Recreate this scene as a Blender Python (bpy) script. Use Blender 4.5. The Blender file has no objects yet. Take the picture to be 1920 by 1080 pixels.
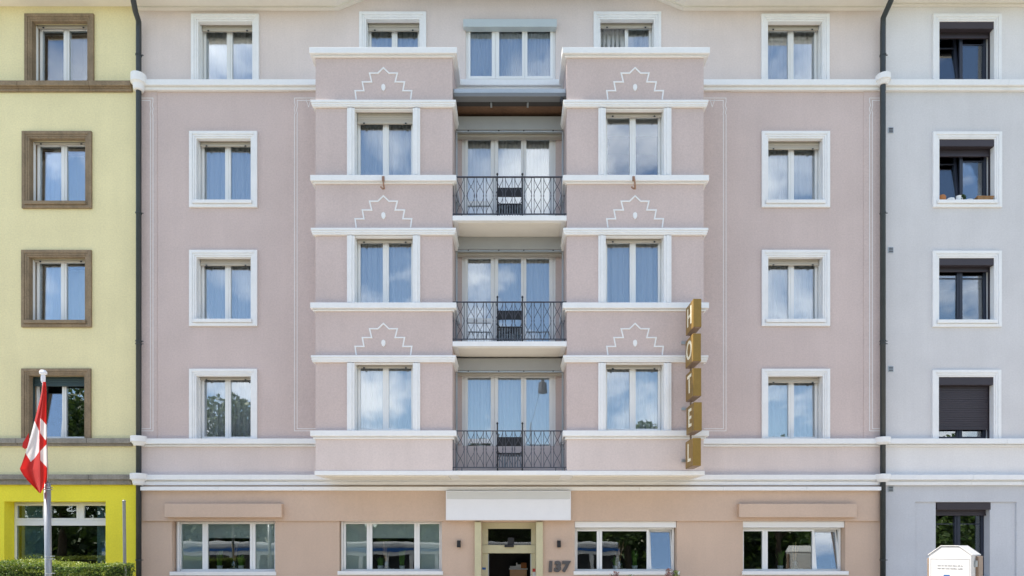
import bpy, math, random
from mathutils import Vector, Matrix
import numpy as np
R = math.radians
rnd = random.Random(7)
sc = bpy.context.scene
COL = sc.collection

# ------------------------------------------------------------------ camera, sky, sun, exposure
EYE, DIST, S = 2.27, 16.4, 78.0           # eye height (m), camera to wall (m), photo pixels per metre at the wall
cam_d = bpy.data.cameras.new('camera'); cam = bpy.data.objects.new('camera', cam_d); COL.objects.link(cam)
cam.location = (0, -DIST, EYE); cam.rotation_euler = (R(90), 0, 0)
cam_d.sensor_width = 36; cam_d.lens = S * DIST / 1920 * 36
cam_d.shift_x = 2 / 1920; cam_d.shift_y = 483 / 1920
cam_d.clip_end = 2000; sc.camera = cam

SUN_EL, SUN_AZ = 56.0, -80.0              # azimuth from +Y (behind the houses) towards -X (left)
w = bpy.data.worlds.new('World'); sc.world = w; w.use_nodes = True
nt = w.node_tree; N = nt.nodes; L = nt.links
for n in list(N): N.remove(n)
out = N.new('ShaderNodeOutputWorld'); bg = N.new('ShaderNodeBackground'); bg.inputs[1].default_value = 0.12
sky = N.new('ShaderNodeTexSky'); sky.sky_type = 'NISHITA'; sky.sun_disc = False
sky.sun_elevation = R(SUN_EL); sky.sun_rotation = R(SUN_AZ); sky.air_density = 1.0; sky.dust_density = 0.25; sky.ozone_density = 1.6
tc = N.new('ShaderNodeTexCoord'); sep = N.new('ShaderNodeSeparateXYZ'); L.new(tc.outputs['Generated'], sep.inputs[0])
zz = N.new('ShaderNodeMath'); zz.operation = 'MAXIMUM'; zz.inputs[1].default_value = 0.0; L.new(sep.outputs[2], zz.inputs[0])
za = N.new('ShaderNodeMath'); za.operation = 'ADD'; za.inputs[1].default_value = 0.35; L.new(zz.outputs[0], za.inputs[0])
dx = N.new('ShaderNodeMath'); dx.operation = 'DIVIDE'; L.new(sep.outputs[0], dx.inputs[0]); L.new(za.outputs[0], dx.inputs[1])
dy = N.new('ShaderNodeMath'); dy.operation = 'DIVIDE'; L.new(sep.outputs[1], dy.inputs[0]); L.new(za.outputs[0], dy.inputs[1])
cv = N.new('ShaderNodeCombineXYZ'); L.new(dx.outputs[0], cv.inputs[0]); L.new(dy.outputs[0], cv.inputs[1]); cv.inputs[2].default_value = 3.7
cn = N.new('ShaderNodeTexNoise'); cn.inputs['Scale'].default_value = 3.2; cn.inputs['Detail'].default_value = 9; cn.inputs['Roughness'].default_value = 0.55
cn.inputs['Distortion'].default_value = 0.25
L.new(cv.outputs[0], cn.inputs['Vector'])
cr = N.new('ShaderNodeValToRGB'); cr.color_ramp.elements[0].position = 0.49; cr.color_ramp.elements[1].position = 0.66
L.new(cn.outputs[0], cr.inputs[0])
cs = N.new('ShaderNodeMath'); cs.operation = 'MULTIPLY'; cs.inputs[1].default_value = 0.85; L.new(cr.outputs[0], cs.inputs[0])
cm = N.new('ShaderNodeMix'); cm.data_type = 'RGBA'; L.new(cs.outputs[0], cm.inputs[0]); L.new(sky.outputs[0], cm.inputs[6])
cm.inputs[7].default_value = (9.0, 9.1, 9.3, 1)
L.new(cm.outputs[2], bg.inputs[0]); L.new(bg.outputs[0], out.inputs[0])

sun_d = bpy.data.lights.new('sun', 'SUN'); sun_d.energy = 5.0; sun_d.angle = R(0.53); sun_d.color = (1.0, 0.93, 0.82)
sun = bpy.data.objects.new('sun', sun_d); COL.objects.link(sun)
sdir = Vector((math.cos(R(SUN_EL)) * math.sin(R(SUN_AZ)), math.cos(R(SUN_EL)) * math.cos(R(SUN_AZ)), math.sin(R(SUN_EL))))
sun.rotation_euler = sdir.to_track_quat('Z', 'Y').to_euler(); sun.location = (-20, 5, 30)
sc.view_settings.view_transform = 'Standard'; sc.view_settings.look = 'None'
sc.view_settings.gamma = 1; sc.view_settings.use_curve_mapping = False
sc.view_settings.exposure = 1.18
sc.cycles.max_bounces = 10; sc.cycles.transparent_max_bounces = 16

# ------------------------------------------------------------------ measuring helpers
def k(p): return (DIST - p) / DIST
def PX(px, p=0.0): return (px - 958) / S * k(p)
def PZ(py, p=0.0): return EYE + (1023 - py) / S * k(p)

# ------------------------------------------------------------------ materials
MATS = {}
def new_mat(name):
    m = bpy.data.materials.new(name); m.use_nodes = True; MATS[name] = m
    return m, m.node_tree.nodes, m.node_tree.links, m.node_tree.nodes['Principled BSDF']
def noise(N, L, scale, detail=3, rough=0.5, vec=None, sx=None):
    n = N.new('ShaderNodeTexNoise'); n.inputs['Scale'].default_value = scale; n.inputs['Detail'].default_value = detail
    n.inputs['Roughness'].default_value = rough
    g = N.new('ShaderNodeNewGeometry')
    if sx:
        mp = N.new('ShaderNodeMapping'); mp.inputs['Scale'].default_value = sx; L.new(g.outputs['Position'], mp.inputs[0]); L.new(mp.outputs[0], n.inputs['Vector'])
    else: L.new(g.outputs['Position'], n.inputs['Vector'])
    return n
def maprange(N, L, src, a, b, lo=0.3, hi=0.7):
    r = N.new('ShaderNodeMapRange'); r.inputs[1].default_value = lo; r.inputs[2].default_value = hi; r.inputs[3].default_value = a; r.inputs[4].default_value = b
    L.new(src, r.inputs[0]); return r.outputs[0]
def vmul(N, L, a, b):
    m = N.new('ShaderNodeMath'); m.operation = 'MULTIPLY'; L.new(a, m.inputs[0]); L.new(b, m.inputs[1]); return m.outputs[0]
def tint(N, L, col, val):
    m = N.new('ShaderNodeMix'); m.data_type = 'RGBA'; m.blend_type = 'MULTIPLY'; m.inputs[0].default_value = 1
    m.inputs[6].default_value = (*col, 1); c = N.new('ShaderNodeCombineColor')
    for i in range(3): L.new(val, c.inputs[i])
    L.new(c.outputs[0], m.inputs[7]); return m.outputs[2]
def stucco(name, col, grain=1.0, streak=0.018, rough=0.92):
    m, N, L, B = new_mat(name)
    a = maprange(N, L, noise(N, L, 26, 4, 0.65).outputs[0], 1 - 0.075 * grain, 1 + 0.075 * grain)
    b = maprange(N, L, noise(N, L, 0.7, 4, 0.6).outputs[0], 0.945, 1.05)
    c = maprange(N, L, noise(N, L, 1.0, 5, 0.6, sx=(5, 5, 0.35)).outputs[0], 1 - streak, 1 + streak)
    L.new(tint(N, L, col, vmul(N, L, vmul(N, L, a, b), c)), B.inputs['Base Color'])
    B.inputs['Roughness'].default_value = rough; B.inputs['Specular IOR Level'].default_value = 0.2
    bp = N.new('ShaderNodeBump'); bp.inputs['Strength'].default_value = 0.5 * grain; bp.inputs['Distance'].default_value = 0.012
    L.new(noise(N, L, 55, 4, 0.7).outputs[0], bp.inputs['Height']); L.new(bp.outputs[0], B.inputs['Normal'])
    return m
def paint(name, col, rough=0.6, var=0.03, metal=0.0, nscale=3.0, spec=0.4):
    m, N, L, B = new_mat(name)
    a = maprange(N, L, noise(N, L, nscale, 5, 0.6).outputs[0], 1 - var, 1 + var)
    b = maprange(N, L, noise(N, L, nscale * 9, 3, 0.6).outputs[0], 1 - var * 0.6, 1 + var * 0.6)
    L.new(tint(N, L, col, vmul(N, L, a, b)), B.inputs['Base Color'])
    B.inputs['Roughness'].default_value = rough; B.inputs['Metallic'].default_value = metal; B.inputs['Specular IOR Level'].default_value = spec
    return m
def stone(name, col):
    m, N, L, B = new_mat(name)
    a = maprange(N, L, noise(N, L, 3.0, 6, 0.65).outputs[0], 0.8, 1.2)
    b = maprange(N, L, noise(N, L, 30, 4, 0.7).outputs[0], 0.82, 1.18)
    c = maprange(N, L, noise(N, L, 1.5, 4, 0.6, sx=(7, 7, 0.5)).outputs[0], 0.88, 1.1)
    L.new(tint(N, L, col, vmul(N, L, vmul(N, L, a, b), c)), B.inputs['Base Color']); B.inputs['Roughness'].default_value = 0.9
    bp = N.new('ShaderNodeBump'); bp.inputs['Strength'].default_value = 0.5; bp.inputs['Distance'].default_value = 0.01
    L.new(noise(N, L, 40, 4, 0.7).outputs[0], bp.inputs['Height']); L.new(bp.outputs[0], B.inputs['Normal'])
    return m
def glass(name, refl=0.22, tintc=(0.9, 0.95, 0.97), wav=0.0006):
    m = bpy.data.materials.new(name); m.use_nodes = True; N = m.node_tree.nodes; L = m.node_tree.links
    N.remove(N['Principled BSDF']); o = N['Material Output']
    t = N.new('ShaderNodeBsdfTransparent'); t.inputs[0].default_value = (*tintc, 1)
    g = N.new('ShaderNodeBsdfGlossy'); g.inputs['Roughness'].default_value = 0.0; g.inputs[0].default_value = (0.95, 0.98, 1, 1)
    bp = N.new('ShaderNodeBump'); bp.inputs['Strength'].default_value = 1.0; bp.inputs['Distance'].default_value = wav
    L.new(noise(N, L, 2.2, 1, 0.4).outputs[0], bp.inputs['Height']); L.new(bp.outputs[0], g.inputs['Normal'])
    f = N.new('ShaderNodeFresnel'); f.inputs[0].default_value = 1.5
    a = N.new('ShaderNodeMath'); a.operation = 'MULTIPLY_ADD'; a.inputs[1].default_value = 1 - refl; a.inputs[2].default_value = refl - 0.03; L.new(f.outputs[0], a.inputs[0])
    mx = N.new('ShaderNodeMixShader'); L.new(a.outputs[0], mx.inputs[0]); L.new(t.outputs[0], mx.inputs[1]); L.new(g.outputs[0], mx.inputs[2])
    L.new(mx.outputs[0], o.inputs[0]); return m
def cloth(name, col, trans=0.45, clear=0.15):
    m = bpy.data.materials.new(name); m.use_nodes = True; N = m.node_tree.nodes; L = m.node_tree.links
    N.remove(N['Principled BSDF']); o = N['Material Output']
    d = N.new('ShaderNodeBsdfDiffuse'); d.inputs[0].default_value = (*col, 1)
    t = N.new('ShaderNodeBsdfTranslucent'); t.inputs[0].default_value = (*col, 1)
    c = N.new('ShaderNodeBsdfTransparent')
    a = N.new('ShaderNodeMixShader'); a.inputs[0].default_value = trans; L.new(d.outputs[0], a.inputs[1]); L.new(t.outputs[0], a.inputs[2])
    b = N.new('ShaderNodeMixShader'); b.inputs[0].default_value = clear; L.new(a.outputs[0], b.inputs[1]); L.new(c.outputs[0], b.inputs[2])
    L.new(b.outputs[0], o.inputs[0]); return m
def leafmat(name, c0, c1, trans=0.35):
    m = bpy.data.materials.new(name); m.use_nodes = True; N = m.node_tree.nodes; L = m.node_tree.links
    B = N['Principled BSDF']; o = N['Material Output']
    g = N.new('ShaderNodeNewGeometry'); r = N.new('ShaderNodeValToRGB')
    r.color_ramp.elements[0].color = (*c0, 1); r.color_ramp.elements[1].color = (*c1, 1)
    L.new(g.outputs['Random Per Island'], r.inputs[0]); L.new(r.outputs[0], B.inputs['Base Color']); B.inputs['Roughness'].default_value = 0.5
    t = N.new('ShaderNodeBsdfTranslucent'); L.new(r.outputs[0], t.inputs[0])
    mx = N.new('ShaderNodeMixShader'); mx.inputs[0].default_value = trans; L.new(B.outputs[0], mx.inputs[1]); L.new(t.outputs[0], mx.inputs[2])
    L.new(mx.outputs[0], o.inputs[0]); return m

M = {}
M['pink'] = stucco('pink_render', (0.59, 0.485, 0.45))
M['pale'] = stucco('pale_render', (0.69, 0.605, 0.56), 0.7)
M['band'] = stucco('band_render', (0.66, 0.57, 0.535), 0.8)
M['tan'] = stucco('tan_render', (0.585, 0.44, 0.34), 0.6)
M['white'] = paint('white_trim', (0.80, 0.80, 0.79), 0.7, 0.035, nscale=1.7)
M['soffit'] = paint('soffit_paint', (0.74, 0.71, 0.64), 0.8, 0.03)
M['pvc'] = paint('white_frame', (0.80, 0.80, 0.78), 0.35, 0.015)
M['beige'] = paint('beige_shutter', (0.45, 0.41, 0.34), 0.5, 0.03)
M['black'] = paint('black_plastic', (0.015, 0.015, 0.017), 0.45, 0.05)
M['iron'] = paint('wrought_iron', (0.06, 0.063, 0.078), 0.5, 0.1)
M['yel'] = stucco('pale_yellow_render', (0.78, 0.70, 0.41), 1.0)
M['yel2'] = stucco('bright_yellow_render', (0.90, 0.78, 0.06), 0.8)
M['stone'] = stone('brown_sandstone', (0.25, 0.185, 0.115))
M['stonegrey'] = stone('grey_sandstone', (0.27, 0.245, 0.205))
M['grey1'] = stucco('white_grey_render', (0.73, 0.71, 0.695), 0.6)
M['grey2'] = stucco('blue_grey_render', (0.62, 0.605, 0.60), 0.7)
M['grey3'] = stucco('dark_grey_render', (0.55, 0.56, 0.585), 0.7)
M['anth'] = paint('anthracite_frame', (0.028, 0.034, 0.052), 0.4, 0.05)
M['darkbox'] = paint('dark_shutter_box', (0.04, 0.032, 0.038), 0.45, 0.05)
M['pipe'] = paint('painted_downpipe', (0.035, 0.042, 0.043), 0.4, 0.15)
M['polegrey'] = paint('pole_grey', (0.30, 0.31, 0.32), 0.4, 0.08, 0.5)
M['steel'] = paint('grey_metal', (0.42, 0.45, 0.46), 0.35, 0.05, 0.6)
M['greybox'] = paint('grey_shutter_box', (0.34, 0.345, 0.335), 0.5, 0.03)
M['lightbox'] = paint('light_grey_box', (0.47, 0.53, 0.54), 0.5, 0.03)
M['wood'] = paint('wood_boards', (0.17, 0.10, 0.06), 0.6, 0.2, nscale=2)
M['gold'] = paint('gold_paint', (0.275, 0.165, 0.034), 0.40, 0.10, 0.3)
M['letter'] = paint('cream_letter', (0.85, 0.80, 0.62), 0.4, 0.02)
M['numgrey'] = paint('number_grey', (0.085, 0.08, 0.08), 0.45, 0.05)
M['cream'] = paint('cream_stone', (0.56, 0.515, 0.33), 0.7, 0.05)
M['panel'] = paint('sign_white', (0.78, 0.79, 0.82), 0.4, 0.015)
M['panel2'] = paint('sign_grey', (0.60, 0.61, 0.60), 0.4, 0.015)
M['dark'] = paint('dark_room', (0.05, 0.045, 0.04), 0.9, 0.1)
M['roof'] = paint('roof_tiles', (0.12, 0.06, 0.045), 0.8, 0.2)
M['glass'] = glass('window_glass', 0.19, (0.96, 0.98, 0.99))
M['glass3'] = glass('transom_glass', 0.07, (0.7, 0.74, 0.74))
M['glass2'] = glass('dark_window_glass', 0.17, (0.75, 0.78, 0.8))
M['glassg'] = glass('ground_glass', 0.10, (0.85, 0.9, 0.9), 0.0010)
M['curtain'] = cloth('sheer_curtain', (0.84, 0.84, 0.84), 0.35, 0.07)
M['blind'] = cloth('roller_blind', (0.74, 0.77, 0.73), 0.3, 0.02)
M['teal'] = cloth('teal_screen', (0.34, 0.48, 0.47), 0.3, 0.08)
M['leaf'] = leafmat('hedge_leaf', (0.045, 0.10, 0.015), (0.17, 0.24, 0.035))
M['lit_shoot'] = leafmat('sunlit_young_leaf', (0.12, 0.18, 0.02), (0.34, 0.38, 0.06))  # hedge top: young growth, with sunlit brightness also put into the leaf colour
M['treeleaf'] = leafmat('tree_leaf', (0.025, 0.06, 0.012), (0.09, 0.14, 0.025))
M['grassleaf'] = leafmat('grass_blade', (0.12, 0.28, 0.04), (0.28, 0.52, 0.11), 0.5)
M['bark'] = paint('bark', (0.09, 0.065, 0.045), 0.9, 0.3, nscale=6)
M['reed'] = paint('dry_reed', (0.40, 0.24, 0.13), 0.8, 0.2)
M['terra'] = paint('terracotta', (0.42, 0.17, 0.06), 0.8, 0.15, nscale=8)
M['ceramic'] = paint('white_ceramic', (0.80, 0.80, 0.78), 0.35, 0.05, nscale=9)
M['wicker'] = paint('wicker', (0.36, 0.20, 0.09), 0.85, 0.3, nscale=14)
M['slate'] = paint('slate_slats', (0.20, 0.23, 0.25), 0.6, 0.1)
M['copper'] = paint('rusty_hook', (0.32, 0.18, 0.11), 0.6, 0.2, nscale=12)
M['binwhite'] = paint('white_steel', (0.52, 0.52, 0.52), 0.45, 0.02)
M['binseam'] = paint('seam_grey', (0.40, 0.40, 0.41), 0.6, 0.02)
M['bintext'] = paint('grey_print', (0.16, 0.16, 0.17), 0.6, 0.02)
M['blue'] = paint('blue_print', (0.02, 0.10, 0.30), 0.5, 0.03)
M['red'] = paint('red_print', (0.45, 0.04, 0.03), 0.5, 0.03)
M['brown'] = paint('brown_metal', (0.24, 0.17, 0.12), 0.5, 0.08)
M['orange'] = paint('beech_veneer', (0.60, 0.36, 0.18), 0.5, 0.06)

# ------------------------------------------------------------------ mesh builder
WORLD = {}
class MB:
    def __init__(s): s.v = []; s.f = []
    def quad(s, *p):
        i = len(s.v); s.v += [tuple(q) for q in p]; s.f.append(tuple(range(i, i + len(p)))); return s
    def box(s, x0, x1, y0, y1, z0, z1):
        x0, x1 = min(x0, x1), max(x0, x1); y0, y1 = min(y0, y1), max(y0, y1); z0, z1 = min(z0, z1), max(z0, z1)
        i = len(s.v)
        s.v += [(x0, y0, z0), (x1, y0, z0), (x1, y1, z0), (x0, y1, z0), (x0, y0, z1), (x1, y0, z1), (x1, y1, z1), (x0, y1, z1)]
        s.f += [(i, i+3, i+2, i+1), (i+4, i+5, i+6, i+7), (i, i+1, i+5, i+4), (i+1, i+2, i+6, i+5), (i+2, i+3, i+7, i+6), (i+3, i, i+4, i+7)]
        return s
    def prism(s, poly, y0, y1):                 # polygon in x,z (counter-clockwise seen from the street) extruded in y
        n = len(poly); i = len(s.v)
        s.v += [(x, y0, z) for x, z in poly] + [(x, y1, z) for x, z in poly]
        s.f.append(tuple(range(i, i + n))); s.f.append(tuple(range(i + 2*n - 1, i + n - 1, -1)))
        for j in range(n):
            a, b = i + j, i + (j + 1) % n; s.f.append((b, a, a + n, b + n))
        return s
    def ring(s, x0, x1, z0, z1, wd, y0, y1, wb=None, wt=None):   # rectangular frame
        wb = wd if wb is None else wb; wt = wd if wt is None else wt
        s.box(x0, x0 + wd, y0, y1, z0, z1); s.box(x1 - wd, x1, y0, y1, z0, z1)
        if wt: s.box(x0 + wd, x1 - wd, y0, y1, z1 - wt, z1)
        if wb: s.box(x0 + wd, x1 - wd, y0, y1, z0, z0 + wb)
        return s
    def tube(s, pts, r, seg=8, cap=True):
        pts = [Vector(p) for p in pts]; rr = r if isinstance(r, (list, tuple)) else [r] * len(pts)
        base = len(s.v); up = None
        for j, p in enumerate(pts):
            d = (pts[min(j + 1, len(pts) - 1)] - pts[max(j - 1, 0)]).normalized()
            if up is None: up = d.orthogonal().normalized()
            up = (up - d * up.dot(d)).normalized(); sd = d.cross(up)
            for q in range(seg):
                a = 2 * math.pi * q / seg; s.v.append(tuple(p + (up * math.cos(a) + sd * math.sin(a)) * rr[j]))
        for j in range(len(pts) - 1):
            for q in range(seg):
                a = base + j * seg + q; b = base + j * seg + (q + 1) % seg; s.f.append((a, b, b + seg, a + seg))
        if cap:
            s.f.append(tuple(base + q for q in reversed(range(seg)))); e = base + (len(pts) - 1) * seg; s.f.append(tuple(e + q for q in range(seg)))
        return s
    def lathe(s, prof, cx, cy, seg=20):          # profile of (radius, z) from bottom to top
        b = len(s.v)
        for r, z in prof:
            for q in range(seg):
                a = 2 * math.pi * q / seg; s.v.append((cx + r * math.cos(a), cy + r * math.sin(a), z))
        for j in range(len(prof) - 1):
            for q in range(seg):
                a = b + j * seg + q; c = b + j * seg + (q + 1) % seg; s.f.append((a, c, c + seg, a + seg))
        s.f.append(tuple(b + q for q in reversed(range(seg)))); e = b + (len(prof) - 1) * seg; s.f.append(tuple(e + q for q in range(seg)))
        return s
    def ribbon(s, pts, wd, y0, y1, closed=False):   # mitred strip along x,z points
        n = len(pts); L_ = []; R_ = []
        for j in range(n):
            p = Vector(pts[j])
            a = (p - Vector(pts[j-1])).normalized() if (j or closed) else None
            b = (Vector(pts[(j+1) % n]) - p).normalized() if (j < n-1 or closed) else None
            a = a or b; b = b or a
            na = Vector((-a.y, a.x)); nb = Vector((-b.y, b.x)); m = (na + nb).normalized(); l = wd / 2 / max(0.35, m.dot(na))
            L_.append(p + m * l); R_.append(p - m * l)
        for j in range(n if closed else n - 1):
            q = (j + 1) % n
            s.prism([tuple(R_[j]), tuple(R_[q]), tuple(L_[q]), tuple(L_[j])], y0, y1)
        return s
    def build(s, name, mat, parent=None, smooth=False, bevel=0.0, xform=None):
        v = [Vector(p) for p in s.v]
        if xform: v = [xform @ p for p in v]
        xs = [p.x for p in v]; ys = [p.y for p in v]; zs = [p.z for p in v]
        o0 = Vector(((min(xs) + max(xs)) / 2, (min(ys) + max(ys)) / 2, min(zs)))
        me = bpy.data.meshes.new(name); me.from_pydata([tuple(p - o0) for p in v], [], s.f); me.update()
        me.materials.append(M[mat] if isinstance(mat, str) else mat)
        if smooth:
            for p in me.polygons: p.use_smooth = True
        o = bpy.data.objects.new(name, me); COL.objects.link(o)
        WORLD[o.name] = o0
        if parent is not None: o.parent = parent; o.location = o0 - WORLD[parent.name]
        else: o.location = o0
        if bevel:
            b = o.modifiers.new('bevel', 'BEVEL'); b.width = bevel; b.segments = 2; b.limit_method = 'ANGLE'
        return o
def tag(o, label, cat, group=None, kind=None):
    if label: o['label'] = label
    if cat: o['category'] = cat
    if group: o['group'] = group
    if kind: o['kind'] = kind
    return o
def thing(name, loc, label, cat, group=None):
    o = bpy.data.objects.new(name, None); COL.objects.link(o); o.location = loc; o.empty_display_size = 0.3
    WORLD[o.name] = Vector(loc); return tag(o, label, cat, group)
def twin(src, parent, delta, name=None):           # a copy of one part sharing its mesh
    c = src.copy(); c.name = name or src.name.split('.')[0]; COL.objects.link(c); WORLD[c.name] = WORLD[src.name] + Vector(delta)
    c.parent = parent; c.location = WORLD[c.name] - (WORLD[parent.name] if parent else Vector()); return c
def text_mesh(name, body, size, depth, mat, parent, mtx, bold=0.0, sx=1.0, shear=0.0):
    cu = bpy.data.curves.new(name + '_tmp', 'FONT'); cu.body = body; cu.size = size; cu.extrude = depth; cu.offset = bold
    cu.align_x = 'CENTER'; cu.align_y = 'CENTER'; cu.shear = shear
    t = bpy.data.objects.new('tmp', cu); COL.objects.link(t); bpy.context.view_layer.update()
    me = bpy.data.meshes.new_from_object(t.evaluated_get(bpy.context.evaluated_depsgraph_get()))
    bpy.data.objects.remove(t); bpy.data.curves.remove(cu)
    b = MB(); b.v = [(mtx @ Vector((v.co.x * sx, v.co.y, v.co.z))) for v in me.vertices]; b.f = [tuple(p.vertices) for p in me.polygons]
    bpy.data.meshes.remove(me)
    return b.build(name, mat, parent)

# ------------------------------------------------------------------ wall sheets with real openings
def wall(b, x0, x1, z0, z1, y, holes, depth=0.11):
    xs = sorted({x0, x1, *[h[0] for h in holes], *[h[1] for h in holes]}); zs = sorted({z0, z1, *[h[2] for h in holes], *[h[3] for h in holes]})
    xs = [v for v in xs if x0 <= v <= x1]; zs = [v for v in zs if z0 <= v <= z1]
    for i in range(len(xs) - 1):
        for j in range(len(zs) - 1):
            cx, cz = (xs[i] + xs[i+1]) / 2, (zs[j] + zs[j+1]) / 2
            if any(h[0] < cx < h[1] and h[2] < cz < h[3] for h in holes): continue
            b.quad((xs[i], y, zs[j]), (xs[i+1], y, zs[j]), (xs[i+1], y, zs[j+1]), (xs[i], y, zs[j+1]))
    for h in holes:
        a0, a1, c0, c1 = max(h[0], x0), min(h[1], x1), max(h[2], z0), min(h[3], z1); d = y + depth
        b.quad((a0, y, c0), (a0, y, c1), (a0, d, c1), (a0, d, c0)); b.quad((a1, y, c1), (a1, y, c0), (a1, d, c0), (a1, d, c1))
        b.quad((a0, y, c1), (a1, y, c1), (a1, d, c1), (a0, d, c1)); b.quad((a1, y, c0), (a0, y, c0), (a0, d, c0), (a1, d, c0))
    return b

# ------------------------------------------------------------------ ground, street
MB().box(-300, 300, -400, 300, -1.4, -0.9).build('street', paint('asphalt', (0.22, 0.21, 0.195), 0.9, 0.15, nscale=2))['kind'] = 'structure'
MB().box(-60, 60, -8.2, 12, -0.95, 0.0).build('pavement', paint('pale_paving', (0.50, 0.45, 0.38), 0.9, 0.12, nscale=1.5))['kind'] = 'structure'
MB().box(-300, 300, -300, -29, -0.95, -0.86).build('lawn', paint('grass_ground', (0.07, 0.10, 0.03), 0.95, 0.3, nscale=1))['kind'] = 'structure'

# ------------------------------------------------------------------ buildings
hotel = thing('hotel_building', (0, 3, 0), 'pink plastered hotel with two bays, white trim and tan ground floor', 'building')
yellow = thing('yellow_house', (-13, 3, 0), 'yellow plastered house with brown stone window surrounds at the left edge', 'building')
grey = thing('grey_house', (13, 3, 0), 'blue grey house with white surrounds and dark shutters at the right edge', 'building')
XL, XR = PX(260), PX(1655)
FAR = 17.5
BAY = 1.07
CX = -0.03; BO, BI = 4.36, 1.285           # bay outer and inner half widths about CX

windows_done = []
def window(bld, px0, px1, py0, py1, p=0.0, trim='full', tmat='white', fmat='pvc', gmat='glass', depth=0.25, shutter=0.08, smat='beige',
           box=None, tilt=None, bar=None, sill=True, shut_to=None, leaves=2, pm=0.05, fh=0.06):
    """one casement window: trim and reveal, frame, sashes, panes, roller shutter; returns its opening in metres"""
    x0, x1 = PX(px0, p + pm), PX(px1, p + pm); z0, z1 = PZ(py1, p + pm), PZ(py0, p + pm); yf = -p
    b = MB(); m = 0.165
    e = 0.004
    if trim in ('full', 'nobottom'):
        zb = z0 - (m if trim == 'full' else 0)
        for (o, wd, pr) in ((m, 0.075, 0.05), (m - 0.075, 0.05, 0.035), (m - 0.125, 0.04, 0.022)):
            bb = (o if trim == 'full' else 0)
            b.box(x0 - o, x0 - o + wd, yf - pr, yf + 0.05, z0 - bb, z1 + o); b.box(x1 + o - wd, x1 + o, yf - pr, yf + 0.05, z0 - bb, z1 + o)
            b.box(x0 - o + wd, x1 + o - wd, yf - pr, yf + 0.05, z1 + o - wd, z1 + o)
            if trim == 'full': b.box(x0 - o + wd, x1 + o - wd, yf - pr, yf + 0.05, z0 - o, z0 - o + wd)
    elif trim == 'pilaster':
        for sgn, xe in ((-1, x0), (1, x1)):
            for (o0, o1, pr) in ((0.0, 0.055, 0.045), (0.055, 0.115, 0.065), (0.115, 0.165, 0.05)):
                b.box(xe + sgn * o0, xe + sgn * o1, yf - pr, yf + 0.05, z0, z1 + 0.01)
    # reveal lining
    t = 0.012
    if trim != 'none':
        b.box(x0 - t, x0 + 0.001, yf - 0.02, yf + depth + 0.09, z0, z1 + .1); b.box(x1 - 0.001, x1 + t, yf - 0.02, yf + depth + 0.09, z0, z1 + .1)
        b.box(x0 - t, x1 + t, yf - 0.018, yf + depth - 0.155, z1 - 0.002, z1 + t); b.box(x0 - t, x1 + t, yf - 0.018, yf + depth + 0.09, z0 - t, z0 + 0.002)
        W = b.build('window', tmat, bld, bevel=0.006)
    else:
        b.ring(x0, x1, z0, z1, 0.03, yf + depth - 0.03, yf + depth + 0.02); W = b.build('window', fmat, bld)
    # fixed frame
    zh = z1 + (fh if trim != 'none' else 0)
    MB().ring(x0 + 0.002, x1 - 0.002, z0 + 0.002, zh - 0.002, 0.042, yf + depth, yf + depth + 0.07).build('frame', fmat, W, bevel=0.004)
    fx0, fx1, fz0, fz1 = x0 + 0.022, x1 - 0.022, z0 + 0.032, zh - 0.035
    ws = (fx1 - fx0) / leaves
    for i in range(leaves):
        a0, a1 = fx0 + i * ws + (0.002 if i else 0), fx0 + (i + 1) * ws - 0.002
        sl, sr, sw = (.05, .066, .055) if i == 0 else (.066, .05, .055)
        xf = None
        if tilt == i:
            xf = Matrix.Translation((0, yf + depth + 0.02, fz0)) @ Matrix.Rotation(R(-6.5), 4, 'X') @ Matrix.Translation((0, -(yf + depth + 0.02), -fz0))
        ya, yb = yf + depth - 0.018, yf + depth + 0.045
        MB().box(a0, a0 + sl, ya, yb, fz0, fz1).box(a1 - sr, a1, ya, yb, fz0, fz1).box(a0 + sl, a1 - sr, ya, yb, fz1 - sw, fz1).box(a0 + sl, a1 - sr, ya, yb, fz0, fz0 + sw).build('sash', fmat, W, bevel=0.005, xform=xf)
        cpx, cpz = (a0 + a1) / 2, (fz0 + fz1) / 2
        wob = Matrix.Translation((cpx, yf + depth + .019, cpz)) @ Matrix.Rotation(R(rnd.gauss(0, .35)), 4, 'X') @ Matrix.Rotation(R(rnd.gauss(0, .45)), 4, 'Z') @ Matrix.Translation((-cpx, -(yf + depth + .019), -cpz))
        MB().box(a0 + sl - 0.003, a1 - sr + 0.003, yf + depth + 0.012, yf + depth + 0.026, fz0 + sw - 0.003, fz1 - sw + 0.003).build('pane', gmat, W, xform=(xf @ wob) if xf else wob)
        if bar:
            zb = fz0 + (fz1 - fz0) * bar
            MB().box(a0 + sl, a1 - sr, yf + depth - 0.004, yf + depth + 0.011, zb - 0.011, zb + 0.011).build('glazing_bar', fmat, W, xform=xf)
    if leaves == 2:
        xm = (fx0 + fx1) / 2; MB().box(xm - 0.02, xm + 0.02, yf + depth - 0.034, yf + depth - 0.0185, fz0 + 0.01, fz1 - 0.01).build('meeting_stile', fmat, W, bevel=0.004)
    # roller shutter end showing below the lintel
    s = MB(); zt = z1 + 0.08; zs = shut_to if shut_to is not None else z1 - max(shutter, 0.02); ys = yf + depth - 0.11
    nz = max(1, int((zt - zs) / 0.052)); hz = (zt - zs) / nz
    for i in range(nz): s.box(x0 + 0.03, x1 - 0.03, ys + 0.004 * (i % 2 == 0), ys + 0.03, zs + i * hz + 0.005, zs + (i + 1) * hz)
    s.box(x0 + 0.025, x1 - 0.025, ys - 0.008, ys + 0.032, zs - 0.03, zs + 0.005)
    s.build('roller_shutter', smat, W)
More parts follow.
